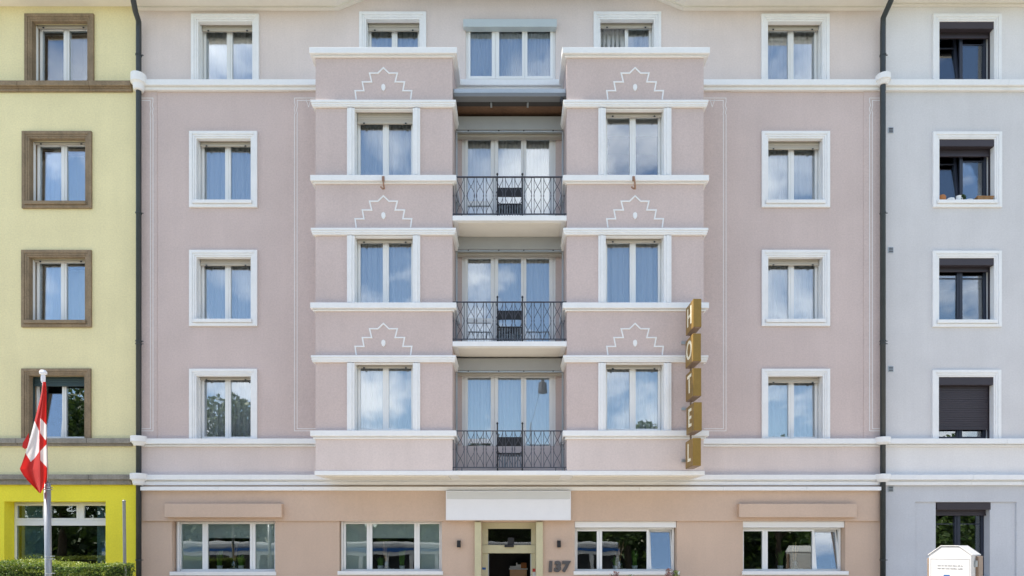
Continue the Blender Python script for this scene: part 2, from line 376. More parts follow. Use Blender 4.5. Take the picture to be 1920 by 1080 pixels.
    for xa in (x0 + 0.0015, x1 - 0.0135): MB().box(xa, xa + 0.012, ys - 0.015, ys + 0.05, z0 + 0.003, z1 - 0.003).build('shutter_guide', smat if smat != 'beige' else 'pvc', W)
    if smat == 'beige':
        for xa in (x0 + 0.16, x1 - 0.2): MB().box(xa, xa + 0.04, ys - 0.022, ys - 0.009, zs - 0.045, zs - 0.015).build('shutter_stop', 'black', W)
    if box:
        MB().box(x0 + 0.003, x1 - 0.003, yf - 0.005, yf + 0.13, z1 - box, z1 - 0.002).build('shutter_box', smat, W, bevel=0.004)
    if sill and trim == 'full':
        MB().box(x0 - 0.07, x1 + 0.045, yf - 0.085, yf + depth + 0.05, z0 - 0.085, z0 - 0.003).build('sill', tmat, W, bevel=0.006)
    return (x0, x1, z0, z1, yf + depth)

def curtain(label, x0, x1, z0, z1, y, seed, mat='curtain', folds=9, amp=0.034, parts=None, slant=0.0, cat='curtain', group=None, name='curtain'):
    r = random.Random(seed); b = MB(); n = 110; ph = [r.uniform(0, 6.28) for _ in range(5)]; rows = 7
    spans = parts or [(0.0, 1.0)]
    for (u0, u1) in spans:
        i0 = len(b.v); nn = max(12, int(n * (u1 - u0)))
        for j in range(rows):
            tz = j / (rows - 1)
            for i in range(nn + 1):
                u = u0 + (u1 - u0) * i / nn; xx = x0 + (x1 - x0) * u; fade = 0.6 + 0.4 * (1 - tz)
                f = 1.6 - 3.0 * abs(math.sin(folds * math.pi * u + ph[0] + 0.8 * math.sin(5 * u + ph[1]))) ** .6 + 0.35 * math.sin(folds * 4.6 * math.pi * u + ph[2] + tz * 0.4) + 0.3 * math.sin(folds * 9.3 * u + ph[3])
                b.v.append((xx + slant * (1 - tz) * (x1 - x0) * (u - u0) / (u1 - u0 + 1e-6), y + amp * f * fade, z0 + (z1 - z0) * tz))
        for j in range(rows - 1):
            for i in range(nn):
                a = i0 + j * (nn + 1) + i; b.f.append((a, a + 1, a + nn + 2, a + nn + 1))
    o = b.build(name, mat, None, smooth=True)
    return tag(o, label, cat, group)

# ---- hotel walls
side_x = [(367, 469), (1441.5, 1544)]
rows_px = {3: (258, 375), 2: (481, 598), 1: (704, 822)}
def hole(px0, px1, py0, py1, p=0.0, pm=0.05): return (PX(px0, p + pm), PX(px1, p + pm), PZ(py1, p + pm), PZ(py0, p + pm))
Fz = [PZ(882.4, BAY), PZ(640, BAY), PZ(404.4, BAY)]            # balcony floors
Dz = [PZ(699), PZ(475), PZ(251)]                              # door heads
holes = [hole(a, b, *rows_px[r]) for a, b in side_x for r in (1, 2, 3)]
holes += [(PX(866), PX(1042), Fz[i], Dz[i]) for i in range(3)]
zc4 = PZ(168); zc1 = PZ(836); zc0 = PZ(890)
holes += [(CX - BO + 0.15, CX - BI - 0.15, PZ(880), PZ(152)), (CX + BI + 0.15, CX + BO - 0.15, PZ(880), PZ(152))]
wall(MB(), XL, XR, zc1, zc4, 0.0, holes).build('wall', 'pink', hotel)
toph = [hole(370.5, 472, 38, 149), hole(1441, 1543, 38, 149), hole(686, 786, 34, 151), hole(1126, 1227, 34, 151), (PX(873), PX(1042), PZ(149), PZ(40))]
ZE = PZ(17)
b = wall(MB(), XL, XR, zc4, ZE, 0.0, toph)
b.quad((PX(634), 0, ZE), (PX(1280), 0, ZE), (PX(1280) - 3.9, 0, ZE + 1.55), (PX(634) + 3.9, 0, ZE + 1.55))
b.build('wall', 'pale', hotel)
wall(MB(), XL, XR, PZ(905), zc1, 0.0, holes[-2:]).build('wall', 'band', hotel)
gl = [(322, 516, 977, 1074), (636, 828.5, 976.5, 1073), (1077.5, 1269, 977, 1073), (1393, 1585, 977, 1073)]
gholes = [(PX(a), PX(c), PZ(f), PZ(d)) for a, c, d, f in gl] + [(PX(903), PX(1005), 0.0, PZ(979))]
wall(MB(), XL, XR, 0.0, PZ(977), 0.0, gholes, 0.4).build('wall', 'tan', hotel)
MB().box(XL, XR, -0.055, 0.1, PZ(977, .055), PZ(905)).build('lintel_band', 'tan', hotel, bevel=0.006)
# closed dark interior; unseen core and roof added to keep the sun out
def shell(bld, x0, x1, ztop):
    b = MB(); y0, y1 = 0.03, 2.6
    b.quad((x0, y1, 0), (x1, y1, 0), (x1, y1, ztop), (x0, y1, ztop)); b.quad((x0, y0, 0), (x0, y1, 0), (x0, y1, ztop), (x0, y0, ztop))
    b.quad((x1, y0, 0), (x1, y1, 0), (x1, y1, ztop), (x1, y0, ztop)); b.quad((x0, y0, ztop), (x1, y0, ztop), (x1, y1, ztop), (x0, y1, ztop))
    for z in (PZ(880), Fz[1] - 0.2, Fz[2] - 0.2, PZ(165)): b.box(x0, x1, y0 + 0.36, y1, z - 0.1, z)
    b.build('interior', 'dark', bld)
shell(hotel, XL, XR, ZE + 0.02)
MB().box(XL, XR, 2.65, 11, 0, ZE).build('back_walls', 'pale', hotel)
def roof(bld, x0, x1, z):
    b = MB(); P = [(-.66, z), (5.5, z + 4.6), (12.1, z)]
    for (a, c) in ((0, 1), (1, 2)):
        b.quad((x0, P[a][0], P[a][1]), (x1, P[a][0], P[a][1]), (x1, P[c][0], P[c][1]), (x0, P[c][0], P[c][1]))
    b.quad((x0, P[0][0], z), (x0, P[2][0], z), (x0, P[1][0], P[1][1])); b.quad((x1, P[0][0], z), (x1, P[2][0], z), (x1, P[1][0], P[1][1]))
    b.build('roof', 'roof', bld)
roof(hotel, XL, XR, ZE + 0.36); roof(yellow, -FAR, XL - .01, PZ(12) + 0.3); roof(grey, XR + .01, FAR, PZ(10) + 0.3)
# eaves with the raised centre
x4, x5 = PX(634), PX(1280); rise = 1.55
prof = [(XL, ZE), (x4, ZE), (x4 + 3.9, ZE + rise), (x5 - 3.9, ZE + rise), (x5, ZE), (XR, ZE)]
poly = prof + [(x, z + 0.3) for x, z in reversed(prof)]
def strip(pf, th, y0, y1):
    b = MB()
    for (xa, za), (xb, zb) in zip(pf[:-1], pf[1:]): b.prism([(xa, za), (xb, zb), (xb, zb + th), (xa, za + th)], y0, y1)
    return b
ev = strip(prof, 0.3, -.55, 0.35).build('eaves', 'soffit', hotel)
strip([(x, z - 0.045) for x, z in prof], 0.05, -0.10, -0.002).build('eaves_moulding', 'soffit', ev)
strip([(x, z - 0.03) for x, z in prof], 0.3, -.58, -0.46).build('eaves_moulding', 'soffit', ev)

# ---- cornices on the wall plane
def course(parent, name, mat, x0, x1, steps, back=0.03, bev=0.006):
    b = MB()
    for z0, z1, pr in steps: b.box(x0, x1, -pr, back, z0, z1)
    return b.build(name, mat, parent, bevel=bev)
xi0, xi1 = CX - BI, CX + BI; xo0, xo1 = CX - BO, CX + BO
C4 = [(PZ(159, .14), PZ(148.5, .14), .14), (PZ(163, .07), PZ(159, .14), .05), (PZ(168.5, .07), PZ(163, .07), .075)]
C1 = [(PZ(832, .13), PZ(822, .13), .13), (PZ(834.5, .06), PZ(832, .13), .045), (PZ(837, .06), PZ(834.5, .06), .065)]
C0 = [(PZ(899.5, .15), PZ(890, .15), .15), (PZ(903, .09), PZ(899.5, .15), .06), (PZ(909.5, .09), PZ(903, .09), .09)]
for a, c in ((XL + .1, xo0), (xi0, xi1), (xo1, XR)): course(hotel, 'cornice', 'white', a, c, C4)
for a, c in ((XL + .1, xo0), (xo1, XR)): course(hotel, 'cornice', 'white', a, c, C1)
course(hotel, 'cornice', 'white', XL + .1, XR, C0)
SXX = None
sx = [XL + .03, PX(415), PX(573), PX(730), PX(884), PX(1040), PX(1197), PX(1352), PX(1507), XR - .05]
for i in range(9): MB().box(sx[i] + .002, sx[i+1] - .002, -0.17, 0.0, PZ(919.5, .17), PZ(912.5, .17)).build('cover_strip', 'white', hotel, bevel=0.004)

# ---- pilaster strips with white incised lines
for (a, c, edge) in ((262, 295, 1), (541, 616, -1), (1300, 1370, 1), (1619, 1653, -1)):
    x0, x1 = PX(a), PX(c)
    st = MB().box(x0 + .001, x1, -0.012, 0.02, PZ(822), PZ(168)).build('pilaster_strip', 'pink', hotel)
    # outline: near the outer edge of the strip, inner stroke parallel
    xe = {295: 287.5, 616: 552.5, 1370: 1361, 1653: 1630}[c]; s = -edge
    far = {295: 262, 616: 596, 1370: 1318, 1653: 1653}[c]
    ix = xe + s * 5
    zt, zb_ = PZ(184.5), PZ(808)
    o_ = [(PX(far), zt), (PX(xe), zt), (PX(xe - s * 0), PZ(192)), (PX(xe + s * 1.5), PZ(198)), (PX(xe - s * .5), PZ(204)), (PX(xe + s * 1.2), PZ(213)), (PX(xe), PZ(216)), (PX(xe), zb_), (PX(far), zb_)]
    i_ = [(PX(far), PZ(189)), (PX(ix), PZ(189)), (PX(ix + s * 0.5), PZ(199)), (PX(ix - s * 1), PZ(207)), (PX(ix + s * .6), PZ(214)), (PX(ix), PZ(219)), (PX(ix), PZ(804)), (PX(far), PZ(804))]
    MB().ribbon(o_, 0.013, -0.016, -0.008).build('incised_line', 'white', st); MB().ribbon(i_, 0.013, -0.016, -0.008).build('incised_line', 'white', st)
    if far in (596, 1318):
        q = 1 if far == 596 else -1
        MB().ribbon([(PX(far - q * 22), PZ(187)), (PX(far - q * 17), PZ(201)), (PX(far - q * 13), PZ(187))], 0.012, -0.016, -0.008).build('incised_line', 'white', st)

# ---- the two bays
bayrows = {3: (203, 328), 2: (442, 567), 1: (681, 807)}
bay_open = {}
for side in (-1, 1):
    x0, x1 = (CX - BO, CX - BI) if side < 0 else (CX + BI, CX + BO)
    wp = (664.3, 773.7) if side < 0 else (1136, 1245.3)
    hs = [hole(wp[0], wp[1], *bayrows[r], BAY) for r in (1, 2, 3)]
    zb0, zb1, zt = PZ(891, BAY), PZ(815, BAY), PZ(92, BAY + .1)
    b = wall(MB(), x0, x1, zb1, zt, -BAY, hs)
    for xx in (x0, x1): b.quad((xx, -BAY, zb1), (xx, 0, zb1), (xx, 0, zt), (xx, -BAY, zt))
    b.quad((x0, -BAY, zt), (x1, -BAY, zt), (x1, 0, zt), (x0, 0, zt))
    bay = b.build('bay', 'pink', hotel)
    bb = MB().box(x0, x1, -BAY, 0, PZ(883, BAY), zb1)
    bb.build('bay_base', 'band', bay)
    def wrap(name, steps, parent=bay, mat='white'):
        q = MB()
        for z0, z1, pr in steps: q.box(x0 - pr, x1 + pr, -BAY - pr, -0.004 if True else 0, z0, z1)
        return q.build(name, mat, parent, bevel=0.006)
    wrap('top_cornice', [(PZ(98, 1.2), PZ(87, 1.2), .11), (PZ(101.5, 1.16), PZ(98, 1.2), .045), (PZ(106, 1.12), PZ(101.5, 1.16), .055)])
    for py in (187, 427, 666):
        wrap('string_course', [(PZ(py + 4.5, 1.15), PZ(py, 1.15), .085), (PZ(py + 9, 1.14), PZ(py + 4.5, 1.15), .072), (PZ(py + 12.5, 1.13), PZ(py + 9, 1.14), .058)])
    for py in (328, 567, 807):
        wrap('sill_course', [(PZ(py + 10.5, 1.16), PZ(py, 1.16), .095), (PZ(py + 13, 1.12), PZ(py + 10.5, 1.16), .03), (PZ(py + 16, 1.10), PZ(py + 13, 1.12), .042)])
    us = MB().box(x0 - 0.02, x1 + 0.02, -BAY - 0.02, -0.004, PZ(891, BAY), PZ(883, BAY)).build('bay_floor', 'white', bay, bevel=0.005)
    MB().box(x0 + 0.16, x1 - 0.10, -BAY + 0.14, -0.16, PZ(891, BAY) - 0.018, PZ(891, BAY) + 0.002).build('soffit_panel', 'soffit', us)
    xc = (PX(wp[0], BAY) + PX(wp[1], BAY)) / 2
    for py in (187, 427, 666):
        sc_ = k(BAY) / S
        pts = [(-51, 0), (-53, 16), (-36.5, 16), (-39.5, 32.5), (-22, 32.5), (-26, 49), (-10.5, 49), (0, 59), (10.5, 49), (26, 49), (22, 32.5), (39.5, 32.5), (36.5, 16), (53, 16), (51, 0)]
        P = [(xc + a * sc_, PZ(py, BAY) + 0.004 + c * sc_) for a, c in pts]
        MB().ribbon(P, 0.030, -BAY - 0.014, -BAY + 0.004).build('stepped_ornament', 'white', bay)
        q = [(0, 15.5), (2.6, 18), (4, 22), (3.2, 27), (2, 27.5), (0, 29), (-2, 27.5), (-3.2, 27), (-4, 22), (-2.6, 18)]
        MB().prism([(xc + a * sc_, PZ(py, BAY) + c * sc_) for a, c in q], -BAY - 0.02, -BAY + 0.004).build('shield', 'white', bay)
    # hook under the third floor sill
    hk = MB(); hx = PX(718 if side < 0 else 1188.5, 1.2); y_ = -BAY - 0.1
    hk.tube([(hx, y_, PZ(330, 1.2)), (hx + .01, y_ - .05, PZ(338, 1.2)), (hx + .02, y_ - .06, PZ(348, 1.2)), (hx + .03, y_ - .02, PZ(354, 1.2)), (hx, y_ - .05, PZ(355, 1.2)), (hx - .05, y_ - .02, PZ(350, 1.2))], 0.02, 6)
    hk.box(hx - .03, hx + .03, -BAY - .1, -BAY - .085, PZ(338, 1.2), PZ(329, 1.2))
    hk.build('wire_hook', 'copper', bay)
    for r in (1, 2, 3):
        sh = {(-1, 3): 0.20, (-1, 2): 0.04, (-1, 1): 0.03, (1, 3): 0.04, (1, 2): 0.03, (1, 1): 0.05}[(side, r)]
        bay_open[(side, r)] = window(hotel, wp[0], wp[1], bayrows[r][0], bayrows[r][1], BAY, 'pilaster', shutter=sh, sill=False)

# ---- side windows
side_open = {}
shd = {(0, 3): .07, (0, 2): .11, (0, 1): .03, (1, 3): .14, (1, 2): .10, (1, 1): .10}
for c, (a, b_) in enumerate(side_x):
    for r in (3, 2, 1):
        side_open[(c, r)] = window(hotel, a, b_, *rows_px[r], 0.0, 'full' if r > 1 else 'nobottom', shutter=shd[(c, r)])
side_open[(0, 4)] = window(hotel, 370.5, 472, 38, 149, 0, 'nobottom', shutter=.09)
side_open[(1, 4)] = window(hotel, 1441, 1543, 38, 149, 0, 'nobottom', shutter=.06)
side_open[(2, 4)] = window(hotel, 686, 786, 34, 151, 0, 'nobottom', shutter=.13)
side_open[(3, 4)] = window(hotel, 1126, 1227, 34, 151, 0, 'nobottom', shutter=.06, tilt=0)

# ---- three-leaf glazed doors of the loggias and the top window
def triple(px0, px1, z0, z1, leafpx, rail_first, boxspec, tag_name):
    x0, x1 = PX(px0), PX(px1); y = 0.06
    W = MB().ring(x0, x1, z0, z1, 0.07, y, y + 0.09, 0.05, 0.05).build(tag_name, 'pvc', hotel, bevel=0.004)
    edges = [x0 + .06] + [(PX(leafpx[i][1]) + PX(leafpx[i+1][0])) / 2 for i in range(2)] + [x1 - .06]
    for i in range(3):
        a0, a1 = edges[i] + .002, edges[i+1] - .002; g0, g1 = PX(leafpx[i][0]), PX(leafpx[i][1])
        g0 = max(g0, a0 + .05); g1 = min(g1, a1 - .05)
        s = MB(); yy = y - 0.02
        s.box(a0, g0, yy, y + .06, z0 + .04, z1 - .04); s.box(g1, a1, yy, y + .06, z0 + .04, z1 - .04)
        s.box(g0, g1, yy, y + .06, z1 - .1, z1 - .04); s.box(g0, g1, yy, y + .06, z0 + .04, z0 + .11)
        if rail_first and i == 0:
            zr = z0 + 0.78; s.box(g0, g1, yy, y + .06, zr, zr + .11)
        s.build('sash', 'pvc', W, bevel=0.005)
        if rail_first and i == 0:
            MB().box(g0 - .003, g1 + .003, y + .015, y + .03, zr + .107, z1 - .097).build('pane', 'glass', W); MB().box(g0 - .003, g1 + .003, y + .015, y + .03, z0 + .107, zr + .003).build('pane', 'glass', W)
        else: MB().box(g0 - .003, g1 + .003, y + .015, y + .03, z0 + .107, z1 - .097).build('pane', 'glass', W)
    return W, (x0, x1, z0, z1, y)
doors = []
for i in range(3):
    W, o = triple(866, 1042, Fz[i] + .002, Dz[i] - .002, [(877, 920), (934, 977), (987, 1030)], True, None, 'balcony_door'); doors.append(o)
    # roller box over the doors and its guide rail
    top = (PZ(671.6, .3), PZ(444, .3), PZ(218, .3))[i]; bot = (PZ(694.5, .3), PZ(467.5, .3), PZ(243, .3))[i]
    bx = MB().box(xi0 + .02, xi1 - .02, -.30, -.005, bot, top).build('roller_box', 'greybox', hotel, bevel=0.006)
    MB().box(xi0 + .02, xi1 - .02, -.27, -.20, bot - .035, bot - .006).build('guide_rail', 'steel', bx, bevel=0.004)
    MB().box(xi0 + .03, xi1 - .03, -.16, -.02, bot - .075, bot - .003).build('shutter_end', 'beige', bx, bevel=0.004)
    for f in (.12, .4, .63, .9): xx = xi0 + (xi1 - xi0) * f; MB().box(xx - .015, xx + .015, -.285, -.195, bot - .02, bot - .003).build('rail_bracket', 'black', bx)
    for xx in (xi0 + .012, xi1 - .052): MB().box(xx, xx + .04, -.27, -.22, Fz[i], bot - .04).build('guide_post', 'steel', bx)
topW, topO = triple(873, 1042, PZ(149), PZ(40) - .002, [(879.4, 922), (936, 979), (989, 1032)], False, None, 'top_window')
MB().box(PX(868.6, .12), PX(1044, .12), -.12, 0.05, PZ(50, .12), PZ(35.5, .12)).build('shutter_box', 'lightbox', topW, bevel=0.004)

# ---- balconies
pxs = [863, 883, 900, 918, 936.5, 954, 971.5, 990, 1008, 1026, 1045]
yr = -1.0
arc = None; bal = None; collar = None
for i in range(3):
    zf = Fz[i]
    slab = MB().box(xi0 + .003, xi1 - .003, -BAY - .015, -.004, zf - (.115 if i else .1), zf - .002).build('balcony', 'white', hotel, bevel=0.006)
    MB().box(xi0 + .12, xi1 - .12, -BAY + .1, -.12, zf - (.125 if i else .11), zf - (.114 if i else .099)).build('soffit_panel', 'soffit', slab)
    pt, pb = [(808, 876.5), (566.5, 636), (332, 401.5)][i]
    zt, zb = PZ(pt, -yr), PZ(pb, -yr)
    MB().box(xi0 - .0, xi1 + .0, yr - .02, yr + .02, zt - .01, zt + .01).build('handrail', 'iron', slab); MB().box(xi0, xi1, yr - .014, yr + .014, zb - .01, zb + .01).build('lower_rail', 'iron', slab)
    for px in pxs:
        xc = PX(px, -yr)
        for s in (-1, 1):
            if arc is None:
                pts = []
                for j in range(25):
                    t = j / 24; a = 0.083 if 0.25 < t < 0.75 else 0.075
                    pts.append((xc + s * a * math.cos(2 * math.pi * t), yr, zb + (zt - zb) * t))
                arc = MB().tube(pts, 0.0065, 5).build('curved_bar', 'iron', slab); arc0 = (xc, zb); arcobj = arc
            else:
                o = twin(arcobj, slab, (0, 0, 0), 'curved_bar'); W0 = WORLD[arcobj.name]
                o.scale = (-1 if s > 0 else 1, 1, 1)
                pos = Vector((xc + (W0.x - arc0[0]) * (1 if s < 0 else -1), W0.y, zb)); WORLD[o.name] = pos; o.location = pos - WORLD[slab.name]
    mids = [pxs[0] - 10.5] + [(pxs[j] + pxs[j+1]) / 2 for j in range(10)] + [pxs[-1] + 10]
    for px in mids:
        for d in (-.03, .03):
            xx = PX(px, -yr) + d
            if bal is None:
                bal = MB().box(xx - .006, xx + .006, yr - .006, yr + .006, zb, zt).box(xx - .011, xx + .011, yr - .011, yr + .011, (zb + zt) / 2 - .012, (zb + zt) / 2 + .012).build('baluster', 'iron', slab)
            else:
                W0 = WORLD[bal.name]; o = twin(bal, slab, (xx - W0.x, 0, zb - W0.z), 'baluster')
    for px in (850, 866, 1042, 1058): MB().box(PX(px, 1.) - .008, PX(px, 1.) + .008, yr - .008, yr + .008, zf - .01, zb).build('rail_foot', 'iron', slab)

# ---- third floor awning and loggia ceiling
aw = MB().box(xi0 - .0 + .005, xi1 - .005, -.90, -.70, PZ(176, .87), PZ(167.5, .87)).build('awning', 'steel', hotel, bevel=0.01)
MB().box(xi0 + .006, xi1 - .006, -.92, -.72, PZ(183.5, .87), PZ(176.6, .87)).build('front_bar', paint('awning_grey', (0.17, 0.18, 0.19), 0.5), aw, bevel=0.008)
zc = PZ(184, .87) + .03
MB().box(xi0 + .004, xi1 - .004, -.70, -.53, zc, zc + .04).build('awning_cloth', paint('awning_dark', (0.05, 0.047, 0.045), 0.8), aw)
for px in (920.5, 990): MB().box(PX(px, .85) - .02, PX(px, .85) + .02, -.70, -.53, zc - .03, zc - .002).build('awning_arm', 'steel', aw)
MB().lathe([(0.03, PZ(187, 1.1)), (0.05, PZ(184, 1.1)), (0.05, PZ(178, 1.1)), (0.03, PZ(175, 1.1))], PX(1054, .95), -.96, 10).build('crank_gear', 'black', aw)
cl = MB()
for j in range(4): cl.box(xi0 + .004, xi1 - .004, -.525 + j * .13, -.397 + j * .13, zc + .02 + .002 * (j % 2), zc + .06)
cl.build('wood_ceiling', 'wood', hotel)
MB().box(xi0 + .004, xi1 - .004, -.70, -.004, zc + .08, zc + .2).build('loggia_roof', 'white', hotel)

# ---- downpipes with white collars at the cornices
def downpipe(px, top_pts, parent, collars, r=0.062):
    x = PX(px, .13); y = -.14
    pts = [*top_pts, (x, y, PZ(60, .13)), (x, y, 0.0)]
    pp = MB().tube(pts, r, 14).build('downpipe', 'pipe', parent, smooth=True)
    for py in (104, 400, 640, 645, 1050): MB().lathe([(r + .004, PZ(py + 1.2, .13)), (r + .012, PZ(py + 1, .13)), (r + .012, PZ(py - 1, .13)), (r + .004, PZ(py - 1.2, .13))], x, y, 14).box(x + r, x + r + .05, y - .01, y + .01, PZ(py + .6, .13), PZ(py - .6, .13)).build('pipe_clip', 'pipe', pp)
    for (a, m_, c, rr) in collars:
        MB().lathe([(rr * .55, PZ(c, .14)), (rr * .66, PZ(c - 2, .14)), (rr * .74, PZ(m_ + 3, .14)), (rr * .84, PZ(m_ + 1.5, .14)), (rr * .86, PZ(m_ + .5, .14)), (rr, PZ(m_, .14)), (rr, PZ(a + .5, .14)), (rr * .96, PZ(a, .14))], x, y, 28).build('pipe_collar', 'white', pp, smooth=False, bevel=0.004)
    return pp
downpipe(260.5, [(PX(236, .75), -.75, ZE + .6), (PX(243, .65), -.65, ZE + .15), (PX(254, .35), -.35, PZ(22, .35)), (PX(260, .15), -.15, PZ(40, .15))], hotel,
         [(141, 157, 171, .175), (818, 829, 836, .18), (888, 899, 910, .19)])
downpipe(1655, [(PX(1700, .75), -.75, ZE + .6), (PX(1676, .6), -.62, PZ(-12, .6)), (PX(1656, .15), -.15, PZ(34, .15))], hotel,
         [(142, 153, 160, .17), (820, 830, 834, .17), (889, 899, 904, .17)])

# ---- ground floor: awning cassettes, windows, entrance
for a, c in ((308, 528), (1386, 1607)):
    MB().box(PX(a, .2), PX(c, .2), -.20, -.05, PZ(970, .2), PZ(944.5, .2)).build('awning_cassette', 'tan', hotel, bevel=0.01)
def gwindow(i, glz, has_box, tilt_last):
    a, c, t, bt = gl[i]; x0, x1, z0, z1 = PX(a), PX(c), PZ(bt), PZ(t); d = 0.2; sk = (DIST + d) / DIST
    def gx(px): return (px - 958) / S * sk
    fx0, fx1 = x0 + .012, x1 - .012
    zb0, zt0 = z0 + .03, z1 - .006
    zg0, zg1 = EYE + (1023 - 1067) / S * sk, EYE + (1023 - (982.5 if not has_box else 996)) / S * sk
    if has_box: zt0 = zg1 + .08
    W = MB().ring(fx0, fx1, zb0, zt0, .05, d, d + .08, .04, .04).build('ground_window', 'pvc', hotel, bevel=0.005)
    gs = [(max(gx(g0), fx0 + .07), min(gx(g1), fx1 - .07)) for g0, g1 in glz]
    ed = [fx0 + .045, (gs[0][1] + gs[1][0]) / 2, (gs[1][1] + gs[2][0]) / 2, fx1 - .045]
    for j in range(3):
        xf = None
        if tilt_last and j == 2:
            zh = zb0 + .04; xf = Matrix.Translation((0, d + .02, zh)) @ Matrix.Rotation(R(-9), 4, 'X') @ Matrix.Translation((0, -(d + .02), -zh))
        g0, g1 = gs[j]
        s = MB(); y0, y1 = d - .018, d + .05; e0, e1 = ed[j] + .002, ed[j+1] - .002; h0, h1 = zb0 + .038, zt0 - .036
        s.box(e0, g0, y0, y1, h0, h1).box(g1, e1, y0, y1, h0, h1).box(g0, g1, y0, y1, zg1, h1).box(g0, g1, y0, y1, h0, zg0)
        s.build('sash', 'pvc', W, bevel=0.005, xform=xf)
        MB().box(g0 - .002, g1 + .002, d + .014, d + .028, zg0 - .002, zg1 + .002).build('pane', 'glassg' if not (tilt_last and j == 2) else 'glass', W, xform=xf)
    MB().box(x0 - .03, x1 + (.03 if i < 2 else .06), -.05, d + .02, z0 - .06, z0 + .028).build('sill', 'white', W, bevel=0.005)
    if has_box: MB().box(x0 + .006, x1 - .006, .03, .19, zt0 + .004, z1 - .004).build('shutter_box', 'pvc', W, bevel=0.006)
    else:
        q = MB(); xx = x0 + .1 if i == 0 else x0 + .04
        q.box(xx - .02, xx + .02, .12, .16, z0 + .03, z1 - .01); q.build('guide_post', 'pvc', W)
    return gs, zg0, zg1, d
G = [gwindow(0, [(340, 380), (390, 469), (479, 515)], False, False), gwindow(1, [(648.5, 688), (698, 777), (787, 827.5)], False, False),
     gwindow(2, [(1081, 1119), (1128.7, 1212.5), (1221, 1261)], True, True), gwindow(3, [(1394, 1429), (1439, 1522.6), (1531, 1571)], True, True)]

# entrance portal
ent = MB(); pz1 = PZ(978.5, .1)
ent.box(PX(902.3), PX(1005.2), .29, .45, PZ(979), pz1 + .08)
E = ent.build('entrance', 'cream', hotel, bevel=0.006)
for a, c in ((890, 902.3), (1005.2, 1018)): MB().box(PX(a, .1), PX(c, .1), -.10, .3, 0, pz1).build('portal_post', 'cream', E, bevel=0.006)
yd = .32; kd = (DIST + yd) / DIST
def ex(px): return (px - 958) / S * kd
def ez(py): return EYE + (1023 - py) / S * kd
MB().box(PX(902.3), PX(1005.2), yd - .02, yd + .10, ez(991.5), pz1).build('door_head', 'cream', E, bevel=0.005)
MB().box(PX(902.3), PX(1005.2), yd - .05, yd + .12, ez(1037.3), ez(1022)).build('transom_beam', 'cream', E, bevel=0.006)
for a, c in ((902, 915), (996, 1006)):
    MB().box(ex(a), ex(c), yd, yd + .10, 0.0, ez(1037.5)).build('door_post', 'cream', E, bevel=0.005)
    MB().box(ex(a), ex(c), yd, yd + .10, ez(1021.8), ez(991.6)).build('transom_post', 'cream', E, bevel=0.005)
MB().box(ex(914.5), ex(996.5), yd + .04, yd + .055, ez(1022), ez(991.5)).build('transom_pane', 'glass3', E)
MB().box(ex(946), ex(963.5), yd - .12, yd - .051, ez(1026), ez(1021.2)).box(ex(952), ex(964), yd - .09, yd - .02, ez(1021.2), ez(1008)).build('door_sensor', 'black', E, bevel=0.006)
for xx in (ex(915) + .002, ex(996) - .02): MB().box(xx, xx + .018, yd + .02, yd + .05, 0.0, ez(1038)).build('door_track', 'steel', E)
MB().box(ex(903.5), ex(911), yd - .004, yd - .001, ez(1068), ez(1064)).build('sticker', 'blue', E); MB().box(ex(998.5), ex(1005), yd - .004, yd - .001, ez(1072), ez(1066)).build('sticker', 'red', E)
MB().box(ex(998.5), ex(1005), yd - .004, yd - .001, ez(1081), ez(1073)).build('sticker', 'panel2', E)
# wall lamps, number
for px in (860, 1048.3): MB().box(PX(px - 3.3, .12), PX(px + 3.3, .12), -.12, -.0, PZ(1026.5, .12), PZ(1013.5, .12)).build('wall_lamp', 'black', hotel, bevel=0.006)
mt = Matrix.Translation((PX(1047.3, .03), -.03, PZ(1063.3, .03))) @ Matrix.Rotation(R(90), 4, 'X')
for ch, off in (('1', -15.5), ('3', -2.0), ('7', 13.0)):
    text_mesh('house_number', ch, 0.325, 0.02, 'numgrey', hotel, Matrix.Translation((off / S, 0, 0)) @ mt, bold=0.022, sx=1.05, shear=0.05)
# blank white sign panel above the door
sp = thing('sign_panel', (PX(953), -.2, PZ(975, .28)), 'blank white rectangular sign box above the entrance door', 'sign')
MB().box(PX(836, .28), PX(1070.5, .28), -.27, -.056, PZ(975.3, .28), PZ(920, .28)).build('sign_case', 'panel', sp, bevel=0.004)
MB().box(PX(838, .28), PX(1068.8, .28), -.278, -.2701, PZ(935.5, .28), PZ(922, .28)).build('upper_face', 'panel2', sp)  # greyer strip laid over the top of the sign face
MB().box(PX(838, .28), PX(1068.8, .28), -.278, -.2701, PZ(973.8, .28), PZ(936, .28)).build('lower_face', 'panel', sp)

# ------------------------------------------------------------------ yellow house
yh = [hole(58, 162, 37.5, 151), hole(53, 158, 258, 377), hole(52, 157.5, 481, 600), hole(52, 156.5, 703.5, 822)]
wall(MB(), -FAR, XL, PZ(905), PZ(12), 0.0, yh).build('wall', 'yel', yellow)
yg = (PX(8), PX(198), PZ(1075), PZ(940))
wall(MB(), -FAR, XL, 0.0, PZ(905), 0.0, [yg], 0.42).build('wall', 'yel2', yellow)
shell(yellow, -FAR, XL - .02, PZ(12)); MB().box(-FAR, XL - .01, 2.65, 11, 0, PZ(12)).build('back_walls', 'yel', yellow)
MB().box(-FAR, XL - .01, -.55, .3, PZ(12), PZ(12) + .28).build('eaves', 'soffit', yellow)
YC4 = [(PZ(160, .12), PZ(150.5, .12), .12), (PZ(165, .07), PZ(160, .12), .075), (PZ(171, .05), PZ(165, .07), .05)]
YC1 = [(PZ(831, .12), PZ(821.5, .12), .12), (PZ(836, .06), PZ(831, .12), .06)]
